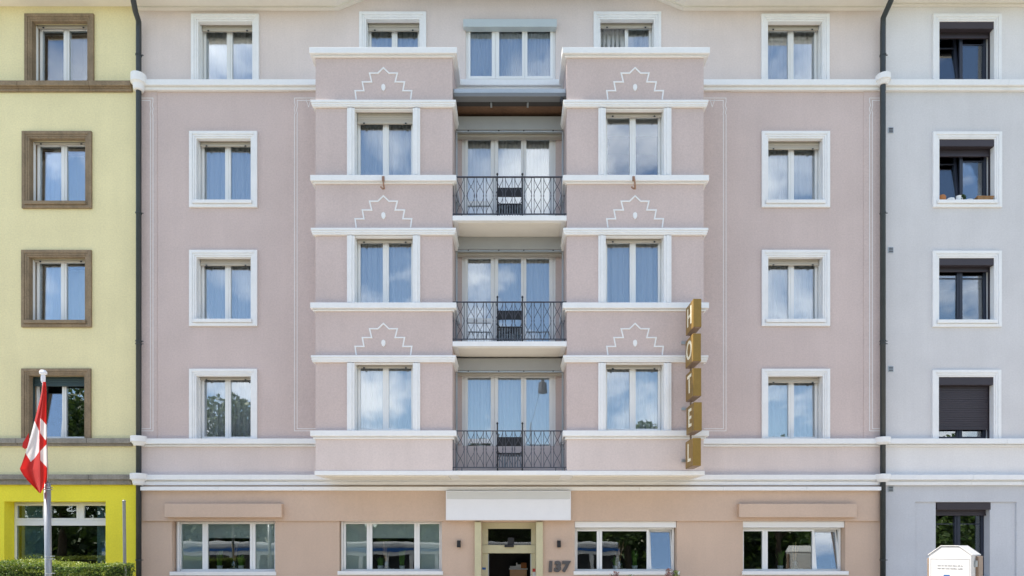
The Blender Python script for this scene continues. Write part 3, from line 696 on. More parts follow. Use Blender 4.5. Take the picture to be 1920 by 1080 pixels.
YC0 = [(PZ(899, .14), PZ(889.5, .14), .14), (PZ(908.5, .08), PZ(899, .14), .08)]
for C, js in ((YC4, [38, 171]), (YC1, [36, 168]), (YC0, [-60, 173])):
    e = [-FAR, PX(-120), *[PX(j) for j in js], PX(249)]
    for a, c in zip(e[:-1], e[1:]):
        course(yellow, 'cornice_block', 'stonegrey' if C is not YC4 else 'stone', a + .003, c - .003, C, bev=0.008)
yw = {}
yw[4] = window(yellow, 58, 162, 37.5, 151, 0, 'nobottom', 'stone', shutter=0.02, smat='beige')
yw[3] = window(yellow, 53, 158, 258, 377, 0, 'full', 'stone', shutter=0.02)
yw[2] = window(yellow, 52, 157.5, 481, 600, 0, 'full', 'stone', shutter=0.02)
yw[1] = window(yellow, 52, 156.5, 703.5, 822, 0, 'nobottom', 'stone', shutter=0.19, smat=paint('green_shutter', (0.03, 0.055, 0.055), 0.5), tilt=0)
# ground floor shop window of the yellow house
d = .33; sk = (DIST + d) / DIST
gx = lambda px: (px - 958) / S * sk
gz = lambda py: EYE + (1023 - py) / S * sk
W = MB().ring(yg[0] + .002, yg[1] + .004, yg[2], gz(942), .06, d, d + .08, .06, .03).build('shop_window', 'pvc', yellow, bevel=0.005)
MB().box(yg[0] + .06, yg[1], d - .02, d + .075, gz(985.5), gz(975.5)).build('transom', 'pvc', W, bevel=0.005)
for j, (a, c) in enumerate(((33, 81), (96, 144), (158, 199))):
    MB().ring(gx(a) - .05, gx(c) + .05, gz(975.3), gz(944.5), .05, d - .015, d + .05).build('sash', 'pvc', W, bevel=0.004)
    MB().box(gx(a) - .003, gx(c) + .003, d + .012, d + .026, gz(975.3) + .047, gz(944.5) - .047).build('pane', 'glassg', W)
for a in (89.5, 151): MB().box(gx(a) - .05, gx(a) + .05, d - .01, d + .055, gz(975.4), gz(944.3)).build('mullion', 'pvc', W, bevel=0.004)
MB().box(gx(30), yg[1], d + .012, d + .026, yg[2] + .06, gz(985.5)).build('pane', 'glassg', W)
for i, (a, c, zt_, lb) in enumerate(((31, 78, 985.5, 'teal woven screen at the left side of the yellow house shop window'), (174, 200, 985.5, 'teal woven screen at the right side of the yellow house shop window'))):
    curtain(lb, gx(a), gx(c) + .05, yg[2], gz(945), d + .18, 300 + i, 'teal', folds=2, amp=.006, cat='screen', group='shop window screens', name='window_screen')

# ------------------------------------------------------------------ grey house
gh = [hole(1763, 1866, 38, 148.5), hole(1763, 1866.6, 259, 375), hole(1762.5, 1866, 482.5, 599.5), hole(1762, 1865, 706, 822)]
wall(MB(), XR, FAR, zc4, PZ(10), 0.0, gh[:1]).build('wall', 'grey1', grey)
wall(MB(), XR, FAR, zc1, zc4, 0.0, gh[1:]).build('wall', 'grey2', grey)
wall(MB(), XR, FAR, PZ(905), zc1, 0.0, []).build('wall', 'grey1', grey)
rp = (PX(1716), PX(1906), 0.0, PZ(941))
wall(MB(), XR, FAR, 0.0, PZ(905), 0.0, [rp], 0.035).build('wall', 'grey3', grey)
go = (PX(1756), PX(1858), PZ(1081), PZ(941.5))
wall(MB(), rp[0], rp[1], 0.0, rp[3], 0.034, [go], 0.3).build('recessed_panel', 'grey3', grey)
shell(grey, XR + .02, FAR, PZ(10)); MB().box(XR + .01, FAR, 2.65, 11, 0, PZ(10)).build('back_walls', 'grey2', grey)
MB().box(XR + .01, FAR, -.55, .3, PZ(10), PZ(10) + .28).build('eaves', 'soffit', grey)
MB().box(XR + .01, FAR, -.07, -.002, PZ(13), PZ(10) - .003).build('eaves_moulding', 'soffit', grey)
for C, js in ((C4, [1884]), (C1, [1882]), (C0, [1817, 1913])):
    e = [XR + .004, *[PX(j) for j in js], FAR]
    for a, c in zip(e[:-1], e[1:]): course(grey, 'cornice', 'white', a, c - .003, C)
gw = {}
kw = dict(tmat='white', fmat='anth', gmat='glass2', smat='darkbox', bar=.72)
gw[4] = window(grey, 1763, 1866, 38, 148.5, 0, 'nobottom', shutter=.26, box=.165, tilt=0, **kw)
gw[3] = window(grey, 1763, 1866.6, 259, 375, 0, 'full', shutter=.30, box=.17, tilt=0, **kw)
gw[2] = window(grey, 1762.5, 1866, 482.5, 599.5, 0, 'full', shutter=.24, box=.17, **kw)
gw[1] = window(grey, 1762, 1865, 706, 822, 0, 'nobottom', shutter=.3, box=.19, shut_to=PZ(803) + .02, **kw)
gw[0] = window(grey, 1756.3, 1857.6, 942, 1080, -.034, 'none', shutter=.28, box=.175, depth=.24, pm=0.0, **kw)
for py in (244.5, 469, 692, 917):
    v = MB().box(PX(1665), PX(1675), -.012, .01, PZ(py + 5.5), PZ(py - 5.5)).build('vent_grille', 'steel', grey, bevel=.003)
    for j in range(3): MB().box(PX(1666.3), PX(1673.7), -.02, -.0125, PZ(py + 4.2 - 3.2 * j), PZ(py + 2.4 - 3.2 * j)).build('vent_slot', 'numgrey', v)

# ------------------------------------------------------------------ curtains and blinds (each hangs in its own window)
FL = {1: 'first', 2: 'second', 3: 'third', 4: 'top'}
sd = 10
cg = 'curtains in the hotel windows'
for (c, r), (x0, x1, z0, z1, y) in side_open.items():
    where = {0: 'left of the bays beside the yellow house', 1: 'right of the bays beside the grey house', 2: 'just above the left bay', 3: 'just above the right bay'}[c]
    curtain(f'sheer curtain in the {FL[r]} floor hotel window {where}', x0 - .12, x1 + .12, z0 - .1, z1 + .15, y + .15, sd, folds=10 + sd % 4, group=cg); sd += 1
for (s, r), (x0, x1, z0, z1, y) in bay_open.items():
    if (s, r) == (1, 3): continue
    curtain(f'sheer curtain in the {FL[r]} floor window of the {"left" if s < 0 else "right"} hotel bay', x0 - .12, x1 + .12, z0 - .1, z1 + .15, y + .15, sd, folds=9 + sd % 4, group=cg); sd += 1
for i, (x0, x1, z0, z1, y) in enumerate(doors):
    curtain(f'sheer white curtain behind the {FL[i+1]} floor balcony doors between the bays', x0 + .05, x1 - .05, z0 + .05, z1 - .03, y + .17, sd, folds=24, group=cg); sd += 1
x0, x1, z0, z1, y = topO
curtain('sheer white curtain in the three-part top floor window between the bays', x0 + .05, x1 - .05, z0 + .02, z1 - .02, y + .17, sd, folds=26, group=cg)
for r in (4, 3, 2):
    x0, x1, z0, z1, y = yw[r]
    curtain(f'white curtain drawn aside in the {FL[r]} floor window of the yellow house', x0 + .05, x1 - .05, z0 + .02, z1 - .04, y + .2, 60 + r, folds=7, amp=.03, parts=[(0, .43), (.72, 1.0)] if r == 4 else [(0, .40)], slant=-.10 if r < 4 else 0, group='curtains of the yellow house')
    if r < 4: curtain(f'grey back curtain across the {FL[r]} floor window of the yellow house', x0 + .05, x1 - .05, z0 + .02, z1 - .04, y + .42, 70 + r, mat='blind', folds=5, amp=.02, group='curtains of the yellow house')
names = {0: 'hotel ground floor window nearest the yellow house', 1: 'hotel ground floor window left of the entrance'}
for i in (0, 1):
    gs, za, zb, dd = G[i]
    for j, nm in ((0, 'left'), (1, 'middle'), (2, 'right')):
        z0 = za + .0 if j != 1 else EYE + (1023 - 1007.5) / S * 1.02
        o = MB().box(gs[j][0] - .03, gs[j][1] + .03, dd + .07, dd + .074, z0, zb + .03).box(gs[j][0] - .03, gs[j][1] + .03, dd + .064, dd + .082, z0 - .02, z0 + .004).build('roller_blind', 'blind', None)
        tag(o, f'{"half" if j == 1 else "fully"} drawn grey blind, {nm} pane of the {names[i]}', 'blind', 'ground floor roller blinds')

# ------------------------------------------------------------------ chairs on the balconies
for i in range(3):
    zf = Fz[i]; x0, x1 = PX(932.5, .72), PX(979.5, .72); yc = -.72
    ch = thing('garden_chair', ((x0 + x1) / 2, -.5, zf), f'black metal garden chair behind the railing of the {FL[i+1]} floor balcony', 'chair', 'balcony chairs')
    for xx in (x0, x1):
        MB().tube([(xx, yc, zf), (xx, yc, zf + 1.10)], .014, 8).lathe([(.01, zf + 1.10), (.024, zf + 1.115), (.024, zf + 1.13), (.008, zf + 1.15)], xx, yc, 10).build('back_post', 'black', ch)
        MB().tube([(xx, -.26, zf), (xx, -.26, zf + .44)], .013, 8).build('leg', 'black', ch)
    MB().box(x0 + .005, x1 - .005, yc - .012, yc + .012, zf + .60, zf + .81).build('back_panel', 'black', ch, bevel=.006)
    U = [(x0, yc - .01, zf + .60), (x0 + .01, yc - .02, zf + .48), (x0 + .06, yc - .02, zf + .43), (x1 - .06, yc - .02, zf + .43), (x1 - .01, yc - .02, zf + .48), (x1, yc - .01, zf + .60)]
    MB().tube(U, .011, 8).build('back_hoop', 'black', ch)
    MB().box(x0 + .01, x1 - .01, yc + .02, -.25, zf + .42, zf + .45).build('seat', 'black', ch, bevel=.005)
    for j in range(9):
        xx = x0 + .05 + (x1 - x0 - .1) * j / 8; MB().box(xx - .013, xx + .013, yc - .008, yc + .008, zf + .10, zf + .41).build('apron_slat', 'slate', ch)

# ------------------------------------------------------------------ HOTEL blade sign
fy, by = -1.82, -1.20
hx0, hx1 = PX(1300, 1.82), PX(1315.3, 1.82)
hs = thing('hotel_sign', ((hx0 + hx1) / 2, -1.5, PZ(873, 1.82)), 'vertical blade sign of five gold boxes spelling HOTEL on the right bay', 'sign')
mo = None
for ch, t_, b_, dxp in (('H', 560, 612.7, 0), ('O', 625, 677, -.8), ('T', 690, 742, -.3), ('E', 754, 807, .8), ('L', 821, 873, -.8)):
    z0, z1 = PZ(b_, 1.82), PZ(t_, 1.82); dxm = dxp / S * .889
    bx = MB().box(hx0 + dxm, hx1 + dxm, fy, by, z0, z1).build('sign_box', 'gold', hs, bevel=0.006)
    MB().box(hx0 + dxm + .004, hx1 + dxm - .004, fy + .004, by - .004, z0 - .006, z0 - .0005).build('brown_underside', 'brown', bx)  # thin brown sheet under each box, darker than its gold sides
    for sgn, xx in ((-1, hx0 + dxm - .004), (1, hx1 + dxm + .004)):
        # text plane: local x -> towards the street or the wall so it reads correctly from each side
        if sgn < 0: mtx = Matrix(((0, 0, -1, xx), (-1, 0, 0, (fy + by) / 2), (0, 1, 0, (z0 + z1) / 2), (0, 0, 0, 1)))
        else: mtx = Matrix(((0, 0, 1, xx), (1, 0, 0, (fy + by) / 2), (0, 1, 0, (z0 + z1) / 2), (0, 0, 0, 1)))
        text_mesh('letter', ch, 0.56, 0.004, 'letter', bx, mtx, bold=0.006)
xm = (hx0 + hx1) / 2
MB().tube([(xm, by - .08, PZ(873, 1.3)), (xm, by - .08, PZ(575, 1.3))], .022, 8).build('sign_rod', 'brown', hs)
for py in (640, 765, 863):
    zz_ = PZ(py, 1.2); MB().box(xm - .03, xm + .03, by + .0, -BAY - .005, zz_ - .02, zz_ + .02).box(hx0 - .07, hx0 + .02, -BAY - .03, -BAY - .004, zz_ - .03, zz_ + .03).tube([(xm, by + .01, zz_), (xm, by - .09, zz_)], .015, 6).build('wall_bracket', 'steel', hs)

# ------------------------------------------------------------------ flag and pole
py_ = -5.0; sp_ = S * DIST / (DIST - 5.0)
fx = lambda px, dy=0: (px - 958) / (S * DIST / (DIST - 5.0 - dy)) 
fz = lambda py: EYE + (1023 - py) / sp_
pole = thing('flagpole', (fx(92), py_, 0), 'slim silver flagpole in front of the yellow house', 'flagpole')
MB().tube([(fx(93.5), py_, 0.0), (fx(88.5), py_, fz(906))], .052, 16).build('lower_tube', 'polegrey', pole, smooth=True)
MB().tube([(fx(88.5), py_, fz(906)), (fx(85), py_, fz(800)), (fx(81), py_, fz(703))], .022, 12).build('upper_tube', 'polegrey', pole, smooth=True)
MB().lathe([(.024, fz(718)), (.034, fz(714)), (.034, fz(706)), (.028, fz(703)), (.055, fz(701.5)), (.06, fz(698)), (.04, fz(694.5)), (.01, fz(693.5))], fx(81), py_, 16).build('finial', 'panel', pole)
for py in (914, 918, 1043, 1048, 1075):
    xx = fx(88.5 + 5 * (py - 906) / 174)
    MB().lathe([(.052, fz(py + 1)), (.062, fz(py + .8)), (.062, fz(py - .8)), (.052, fz(py - 1))], xx, py_, 16).box(xx + .05, xx + .085, py_ - .012, py_ + .012, fz(py + .8), fz(py - .8)).build('pole_clamp', 'steel', pole)
# cloth: hand-laid folds; UV carries the printed white cross
rowsF = [ # photo y, left x, fold crest x, right x
    (716, 80, 83, 86), (735, 78, 81.5, 87.5), (760, 72, 79, 87.5), (790, 64.5, 75.5, 87.5), (815, 58, 75, 87.5), (840, 51, 75, 88), (865, 42.5, 75.5, 88.5), (880, 37, 76, 88.5), (893, 45, 76, 88.5), (905, 55.5, 76, 87), (915, 65, 75.5, 81.5), (924.5, 74, 75, 76)]
fb = MB(); nc = 28; nr = 60; uv = []
for j in range(nr + 1):
    q = 716 + (924.5 - 716) * j / nr
    for a, c in zip(rowsF[:-1], rowsF[1:]):
        if a[0] <= q <= c[0]: break
    t = (q - a[0]) / (c[0] - a[0]); xl, xc_, xr_ = [a[n] + (c[n] - a[n]) * t for n in (1, 2, 3)]
    for i in range(nc + 1):
        u = i / nc
        if u < .62: xx = xl + (xc_ - xl) * (u / .62); dy_ = -.16 * math.sin(math.pi * min(1, u / .62) * .5) ** 2 + .05 * math.sin(u * 9 + q * .02)
        else: v = (u - .62) / .38; xx = xc_ + (xr_ - xc_) * v; dy_ = -.16 * (1 - v) ** 1.5 - .02 * math.sin(v * 6)
        wv = (q - 716) / 208
        yq = py_ - .06 + dy_ * (.25 + wv); ff = (DIST + yq) / (S * DIST); fb.v.append(((xx - 958) * ff, yq, EYE + (1023 - q) * ff)); uv.append((xx, q))
for j in range(nr):
    for i in range(nc):
        a = j * (nc + 1) + i; fb.f.append((a, a + nc + 1, a + nc + 2, a + 1))
# printed cross, given as polygons in the cloth's own layout
cross = [[(64, 788), (73.5, 808), (73, 847), (66, 858), (57.5, 866), (47.5, 849), (53, 826)], [(75.6, 784), (87.6, 797), (87.6, 818), (86, 826), (75.3, 812)], [(75.6, 846), (87.2, 833), (88.4, 848), (88.6, 877), (75.8, 863)]]
def inside(p, poly):
    r = False
    for i in range(len(poly)):
        (x1, y1), (x2, y2) = poly[i-1], poly[i]
        if (y1 > p[1]) != (y2 > p[1]) and p[0] < (x2 - x1) * (p[1] - y1) / (y2 - y1) + x1: r = not r
    return r
fm, Nf, Lf, Bf = new_mat('flag_cloth')
at = Nf.new('ShaderNodeVertexColor'); at.layer_name = 'print'
tr = Nf.new('ShaderNodeBsdfTranslucent'); mxs = Nf.new('ShaderNodeMixShader'); mxs.inputs[0].default_value = .4
Lf.new(at.outputs[0], Bf.inputs['Base Color']); Lf.new(at.outputs[0], tr.inputs[0]); Lf.new(Bf.outputs[0], mxs.inputs[1]); Lf.new(tr.outputs[0], mxs.inputs[2]); Lf.new(mxs.outputs[0], Nf['Material Output'].inputs[0])
Bf.inputs['Roughness'].default_value = .75
# refine the grid so that the print has clean edges
def refine(fb, uv, n=2):
    v = []; f = []; U = []
    for fc in fb.f:
        a, b_, c_, d_ = fc; A = [Vector(fb.v[q]) for q in fc]; UU = [Vector(uv[q]) for q in fc]; i0 = len(v)
        for j in range(n + 1):
            for i in range(n + 1):
                s, t = i / n, j / n
                v.append(tuple((A[0] * (1-t) + A[1] * t) * (1-s) + (A[3] * (1-t) + A[2] * t) * s)); U.append(tuple((UU[0] * (1-t) + UU[1] * t) * (1-s) + (UU[3] * (1-t) + UU[2] * t) * s))
        for j in range(n):
            for i in range(n): q = i0 + j * (n + 1) + i; f.append((q, q + n + 1, q + n + 2, q + 1))
    o = MB(); o.v = v; o.f = f; return o, U
fb2, U2 = refine(fb, uv, 3)
fo = fb2.build('flag', fm, None, smooth=True)
ca = fo.data.color_attributes.new('print', 'FLOAT_COLOR', 'CORNER')
for p in fo.data.polygons:
    cxy = (sum(U2[v][0] for v in p.vertices) / 4, sum(U2[v][1] for v in p.vertices) / 4)
    c = (.78, .74, .74, 1) if any(inside(cxy, q) for q in cross) else (.52, .018, .014, 1)
    for li in p.loop_indices: ca.data[li].color = c
tag(fo, 'red flag with a white cross hanging limp from the pole', 'flag')
# the small corner of cloth folded behind
tb = MB(); P = [(52, 812), (46, 822), (41.5, 829), (40, 838), (45, 842), (53, 836)]
tb.prism([(fx(a), fz(c)) for a, c in P], py_ + .02, py_ + .028); cf = tb.build('folded_corner', paint('flag_red', (.55, .02, .014), .8), fo)

# thin grey post in front of the yellow house
po = MB().tube([(PX(236, 2.5), -2.5, 0), (PX(232.5, 2.5), -2.5, PZ(939, 2.5))], .032, 10).lathe([(.034, PZ(941, 2.5)), (.036, PZ(939, 2.5)), (.02, PZ(937.5, 2.5))], PX(232.5, 2.5), -2.5, 10)
tag(po.build('metal_post', paint('zinc_post', (.20, .21, .20), .5, .1), None), 'thin grey metal post beside the downpipe at the hedge end', 'post')

# ------------------------------------------------------------------ foliage
def leaves(pts, nrm, size, rng, b=None, asp=.55, jit=.7):
    n = len(pts); a = rng.normal(size=(n, 3)); a /= np.linalg.norm(a, axis=1)[:, None]
    nn = nrm * (1 - jit) + a * jit; nn /= np.linalg.norm(nn, axis=1)[:, None]
    t = np.cross(nn, rng.normal(size=(n, 3))); t /= np.linalg.norm(t, axis=1)[:, None]; s = np.cross(nn, t)
    sz = (size * rng.uniform(.6, 1.35, n))[:, None]
    v = np.empty((n, 4, 3)); v[:, 0] = pts - t * sz * .5; v[:, 1] = pts + s * sz * .5 * asp; v[:, 2] = pts + t * sz * .5; v[:, 3] = pts - s * sz * .5 * asp
    return v.reshape(-1, 3)
def leaf_obj(name, v, mat, parent=None, origin=(0, 0, 0)):
    n = len(v) // 4; me = bpy.data.meshes.new(name); o0 = Vector(origin)
    me.vertices.add(n * 4); me.vertices.foreach_set('co', (v - np.array(origin)).ravel()); me.loops.add(n * 4); me.loops.foreach_set('vertex_index', np.arange(n * 4))
    me.polygons.add(n); me.polygons.foreach_set('loop_start', np.arange(n) * 4); me.polygons.foreach_set('loop_total', np.full(n, 4)); me.update(); me.validate()
    me.materials.append(M[mat]); o = bpy.data.objects.new(name, me); COL.objects.link(o); WORLD[o.name] = o0
    if parent is not None: o.parent = parent; o.location = o0 - WORLD[parent.name]
    else: o.location = o0
    return o
rng = np.random.default_rng(5)
# clipped hedge
hp = 2.7; hx_r = PX(254, 2.2); hx_l = -15.5; hy0, hy1 = -3.3, -2.2
hedge = thing('hedge', ((hx_l + hx_r) / 2, -2.75, 0), 'clipped green hedge in front of the yellow house', 'hedge')
def htop(x): return PZ(1059 - 6 * np.clip((hx_r - x) / 1.6, 0, 1), hp) + .03 * np.sin(x * 3.1) + .02 * np.sin(x * 7.7 + 1)
n = 30000
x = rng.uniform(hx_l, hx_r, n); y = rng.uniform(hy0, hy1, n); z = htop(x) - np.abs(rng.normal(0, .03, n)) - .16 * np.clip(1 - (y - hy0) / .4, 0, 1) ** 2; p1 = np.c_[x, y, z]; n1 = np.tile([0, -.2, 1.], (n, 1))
x = rng.uniform(hx_l, hx_r, n); z = rng.uniform(.9, 1, n); z = htop(x) * rng.uniform(.55, 1, n); y = hy0 + np.abs(rng.normal(0, .06, n)) + .05 * np.sin(x * 5) * np.sin(z * 6); p2 = np.c_[x, y, z]; n2 = np.tile([0, -1., .5], (n, 1))
m = 2500; y = rng.uniform(hy0, hy1, m); z = htop(np.full(m, hx_r)) * rng.uniform(.55, 1, m); p3 = np.c_[hx_r - np.abs(rng.normal(0, .05, m)), y, z]; n3 = np.tile([1., 0, .4], (m, 1))
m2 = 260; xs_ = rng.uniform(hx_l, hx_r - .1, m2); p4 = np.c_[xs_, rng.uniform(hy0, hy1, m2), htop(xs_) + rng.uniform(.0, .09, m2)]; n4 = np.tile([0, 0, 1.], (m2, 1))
V = leaves(np.vstack([p2, p3]), np.vstack([n2, n3]), .042, rng)
leaf_obj('sunlit_shoots', leaves(np.vstack([p1, p4]), np.vstack([n1, n4]), .042, rng), 'lit_shoot', hedge, ((hx_l + hx_r) / 2, -3.5, 1.0))['kind'] = 'stuff'
leaf_obj('foliage', V, 'leaf', hedge, ((hx_l + hx_r) / 2, -3.5, 1.0))['kind'] = 'stuff'
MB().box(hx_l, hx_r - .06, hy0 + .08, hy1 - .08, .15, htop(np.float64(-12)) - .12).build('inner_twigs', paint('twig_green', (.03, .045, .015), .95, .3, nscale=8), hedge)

# street trees across the road (mirrored in the panes)
def tree_mesh(seed, h, rx, n):
    g = np.random.default_rng(seed); P = []; Nn = []
    for c in range(26):
        th = g.uniform(0, 6.28); rr = rx * math.sqrt(g.uniform(0, .8)); zc_ = h * g.uniform(.32, .86); sh = 1 - ((zc_ / h - .5) / .62) ** 2
        cen = np.array([rr * math.cos(th) * sh, rr * math.sin(th) * sh, zc_]); d_ = g.normal(size=(n // 26, 3)); d_ /= np.linalg.norm(d_, axis=1)[:, None]
        rad = g.uniform(.75, 1.25) * rx * .36; P.append(cen + d_ * rad * (g.uniform(.35, 1, (len(d_), 1)) ** .5) * np.array([1, 1, .8])); Nn.append(d_)
    return leaves(np.vstack(P), np.vstack(Nn), .36, g, asp=.7)
protos = {}
for i, (X_, Y_, h, rx) in enumerate(((-46, -34, 15, 6.0), (-33, -33, 15.6, 6.0), (-21, -32, 14.2, 4.6), (-11, -33, 12.2, 3.6), (-2.5, -36, 12.2, 4.0), (8.5, -33, 11.8, 4.2), (19.5, -33, 11.2, 4.6), (31, -34, 11.6, 5.2), (44, -34, 13, 5.5))):
    t = thing('street_tree', (X_, Y_, -.9), 'green broadleaf tree across the street, seen only mirrored in the window panes', 'tree', 'mirrored street trees')
    kk = i % 3
    v = tree_mesh(40 + kk, h, rx, 11000); leaf_obj('crown', v + np.array([X_, Y_, -.9]), 'treeleaf', t, (X_, Y_, h * .3))
    tk = MB().tube([(X_, Y_, -.9), (X_ + .1, Y_, h * .3), (X_ - .1, Y_ + .1, h * .7)], [.3, .22, .07], 8)
    for a in range(5):
        th = a * 1.25 + i; tk.tube([(X_ + .08, Y_, h * (.24 + .06 * a)), (X_ + rx * .35 * math.cos(th), Y_ + rx * .35 * math.sin(th), h * (.36 + .07 * a)), (X_ + rx * .6 * math.cos(th), Y_ + rx * .6 * math.sin(th), h * (.46 + .07 * a))], [.11, .07, .03], 6)
    tk.build('trunk', 'bark', t, smooth=True)
nb_ = 60000; xb = rng.uniform(-75, 75, nb_); tb2 = 5.2 + 1.5 * np.sin(xb * .21) + .9 * np.sin(xb * .63 + 1) + .5 * np.sin(xb * 1.7)
v = leaves(np.c_[xb, rng.uniform(-46, -41, nb_), -.9 + (tb2 + .9) * rng.uniform(0, 1, nb_) ** .8], np.tile([0, 1., .3], (nb_, 1)), .62, rng, asp=.75)
tag(leaf_obj('shrub_belt', v, 'treeleaf', None, (0, -42, -.9)), 'belt of dark shrubs behind the trees across the street', 'shrubs', kind='stuff')

# tram across the road, mirrored in the ground floor panes
tr_ = thing('tram', (-9, -24, -.9), 'white tram with a dark blue stripe mirrored in the ground floor windows', 'tram')
tz = -.9; ta, tb_ = -24.0, 6.4; y0, y1 = -25.2, -22.9
MB().box(ta, tb_, y0, y1, tz + .3, tz + 1.35).build('lower_body', 'binwhite', tr_, bevel=.08); MB().box(ta + .1, tb_ - .1, y0 + .02, y1 - .02, tz + 3.01, tz + 3.39).build('roof_fairing', 'binwhite', tr_, bevel=.12)
MB().box(ta + .02, tb_ - .02, y0 - .01, y1 + .01, tz + 2.83, tz + 3.01).build('blue_band', 'blue', tr_, bevel=.01)
MB().box(ta + .01, tb_ - .01, y0, y1, tz + 2.6, tz + 2.83).build('upper_body', 'binwhite', tr_, bevel=.01)
MB().box(ta + .15, tb_ - .15, y0 + .06, y1 - .06, tz + 1.35, tz + 2.6).build('window_glazing', paint('tram_glass', (.02, .022, .025), .15), tr_)
for j in range(21): xx = ta + .1 + j * (tb_ - ta - .4) / 20; MB().box(xx, xx + .22, y0 + .01, y1 - .01, tz + 1.351, tz + 2.599).build('pillar', 'binwhite', tr_)
for j in range(6): xx = ta + 2.2 + j * 5.2; MB().box(xx, xx + 1.9, y0 + .2, y1 - .2, tz + .02, tz + .3).build('bogie', 'black', tr_)

# suspended street lamp on its span wire (mirrored in the first floor balcony doors)
la = thing('street_lamp', (1.6, -40, -.9), 'dark hanging street lamp on a span wire, mirrored in the first floor balcony door', 'street lamp')
T = 10.0; lx, lz = (1018 - 958) / (S * DIST) * (DIST + T), EYE + (1023 - 722) / (S * DIST) * (DIST + T)
MB().lathe([(.17, lz - .26), (.19, lz - .22), (.15, lz + .12), (.06, lz + .17), (.05, lz + .24)], lx, -T, 14).build('lamp_shade', 'iron', la)
MB().tube([(lx, -T, lz + .22), (lx + .2, -26, 10.6), (1.63, -40, 12.3)], .012, 5).build('span_wire', 'black', la); MB().tube([(1.63, -40.1, -.9), (1.63, -40.1, 12.5)], [.12, .07], 10).build('mast', 'steel', la)

# ------------------------------------------------------------------ plants behind the ground floor panes
def blades(cx, cy, z0, h, n, seed, spread=.12, wd=.012):
    r = random.Random(seed); b = MB()
    for i in range(n):
        a = r.uniform(0, 6.28); sp2 = r.uniform(.1, 1) * spread; hh = h * r.uniform(.55, 1.0); bx_, by_ = cx + r.uniform(-.04, .04), cy + r.uniform(-.04, .04); px_, py2 = -math.sin(a) * wd, math.cos(a) * wd
        P = [(bx_ + math.cos(a) * sp2 * t * t, by_ + math.sin(a) * sp2 * t * t, z0 + hh * t) for t in (0, .4, .75, 1)]
        i0 = len(b.v)
        for q, p in enumerate(P):
            ww = (1, .9, .6, .05)[q]; b.v += [(p[0] - px_ * ww, p[1] - py2 * ww, p[2]), (p[0] + px_ * ww, p[1] + py2 * ww, p[2])]
        for q in range(3): b.f.append((i0 + 2*q, i0 + 2*q + 1, i0 + 2*q + 3, i0 + 2*q + 2))
    return b
wn = ['hotel ground floor window nearest the yellow house', 'hotel ground floor window left of the entrance', 'hotel ground floor window right of the entrance', 'hotel ground floor window nearest the grey house']
yi = .2 + .17; ki = S * DIST / (DIST + yi)
for i, (gr, rd) in enumerate(([(412, .40), (452, .30)], [(715, .22), (756, .40)], [(1156, .26), (1190, .42)], [(1464, .42)]) and zip([[(412, .42), (452, .31)], [(713, .25), (754, .42)], [(1154, .27), (1190, .42)], [(1463, .42)]], [439, 725, 1161, 1490])):
    z0 = G[i][1] - .02
    MB().box(G[i][0][0][0] - .05, G[i][0][2][1] + .05, .29, .75, z0 - .06, z0 - .002).build('inner_sill', 'pvc', hotel)
    for j, (px, h) in enumerate(gr):
        cx = (px - 958) / ki
        g = thing('potted_grass', (cx, yi, z0), f'{"taller" if h > .35 else "shorter"} green grass plant in the {wn[i]}', 'plant', 'sill plants')
        MB().lathe([(.055, z0), (.07, z0 + .09), (.075, z0 + .10)], cx, yi, 14).build('pot', 'ceramic', g); blades(cx, yi, z0 + .08, h, 90, i * 10 + j).build('blades', 'grassleaf', g)
    cx = (rd - 958) / ki; vz = thing('reed_vase', (cx, yi, z0), f'vase of dry brown reeds in the {wn[i]}', 'vase', 'sill vases')
    MB().lathe([(.07, z0), (.085, z0 + .05), (.085, z0 + .14), (.05, z0 + .2), (.055, z0 + .22)], cx, yi, 16).build('vase', 'glass2', vz, smooth=True)
    rb = MB(); r = random.Random(i)
    for j in range(9): a = r.uniform(-.12, .12); hh = r.uniform(.45, .72); rb.tube([(cx + a * .1, yi, z0 + .05), (cx + a * .5, yi + r.uniform(-.03, .03), z0 + hh * .6), (cx + a, yi + r.uniform(-.05, .05), z0 + hh)], [.004, .007, .003], 5)
    rb.build('reeds', 'reed', vz)
    pb = MB()
    for j in range(26): a = r.uniform(0, 6.28); q = r.uniform(.09, .2); rr = r.uniform(.012, .022); X_, Y_ = cx + math.cos(a) * q, yi + math.sin(a) * .06; pb.lathe([(rr * .6, z0), (rr, z0 + rr * .7), (rr * .5, z0 + rr * 1.4)], X_, Y_, 7)
    tag(pb.build('pebbles', 'ceramic', None), f'white pebbles scattered round the vase in the {wn[i]}', 'pebbles', kind='stuff')

# cabinet inside the entrance
ca_ = thing('cabinet', (.23, 1.9, 0), 'pale orange cabinet standing inside the dark entrance', 'cabinet'); kc = S * DIST / (DIST + 1.8); cxa, cxb = (956 - 958) / kc, (988 - 958) / kc; cz = EYE + (1023 - 1068) / kc
MB().box(cxa, cxb, 1.8, 2.3, 0, cz).build('body', 'orange', ca_, bevel=.01); MB().box(cxa - .02, cxb + .02, 1.78, 2.32, cz + .001, cz + .03).build('top', 'ceramic', ca_, bevel=.005)
tag(MB().box(cxa, cxa + .30, 1.85, 2.1, cz + .031, cz + .09).box(cxa + .17, cxa + .20, 1.85, 2.1, cz + .09, cz + .18).box(cxa + .2, cxa + .31, 1.86, 2.1, cz + .09, cz + .13).build('leaflet_rack', 'ceramic', None), 'white leaflet rack on the cabinet inside the entrance', 'rack')
tag(MB().box(cxb - .16, cxb - .01, 1.84, 2.15, cz + .031, cz + .18).build('small_box', 'terra', None, bevel=.006), 'rust brown box on the cabinet inside the entrance', 'box')

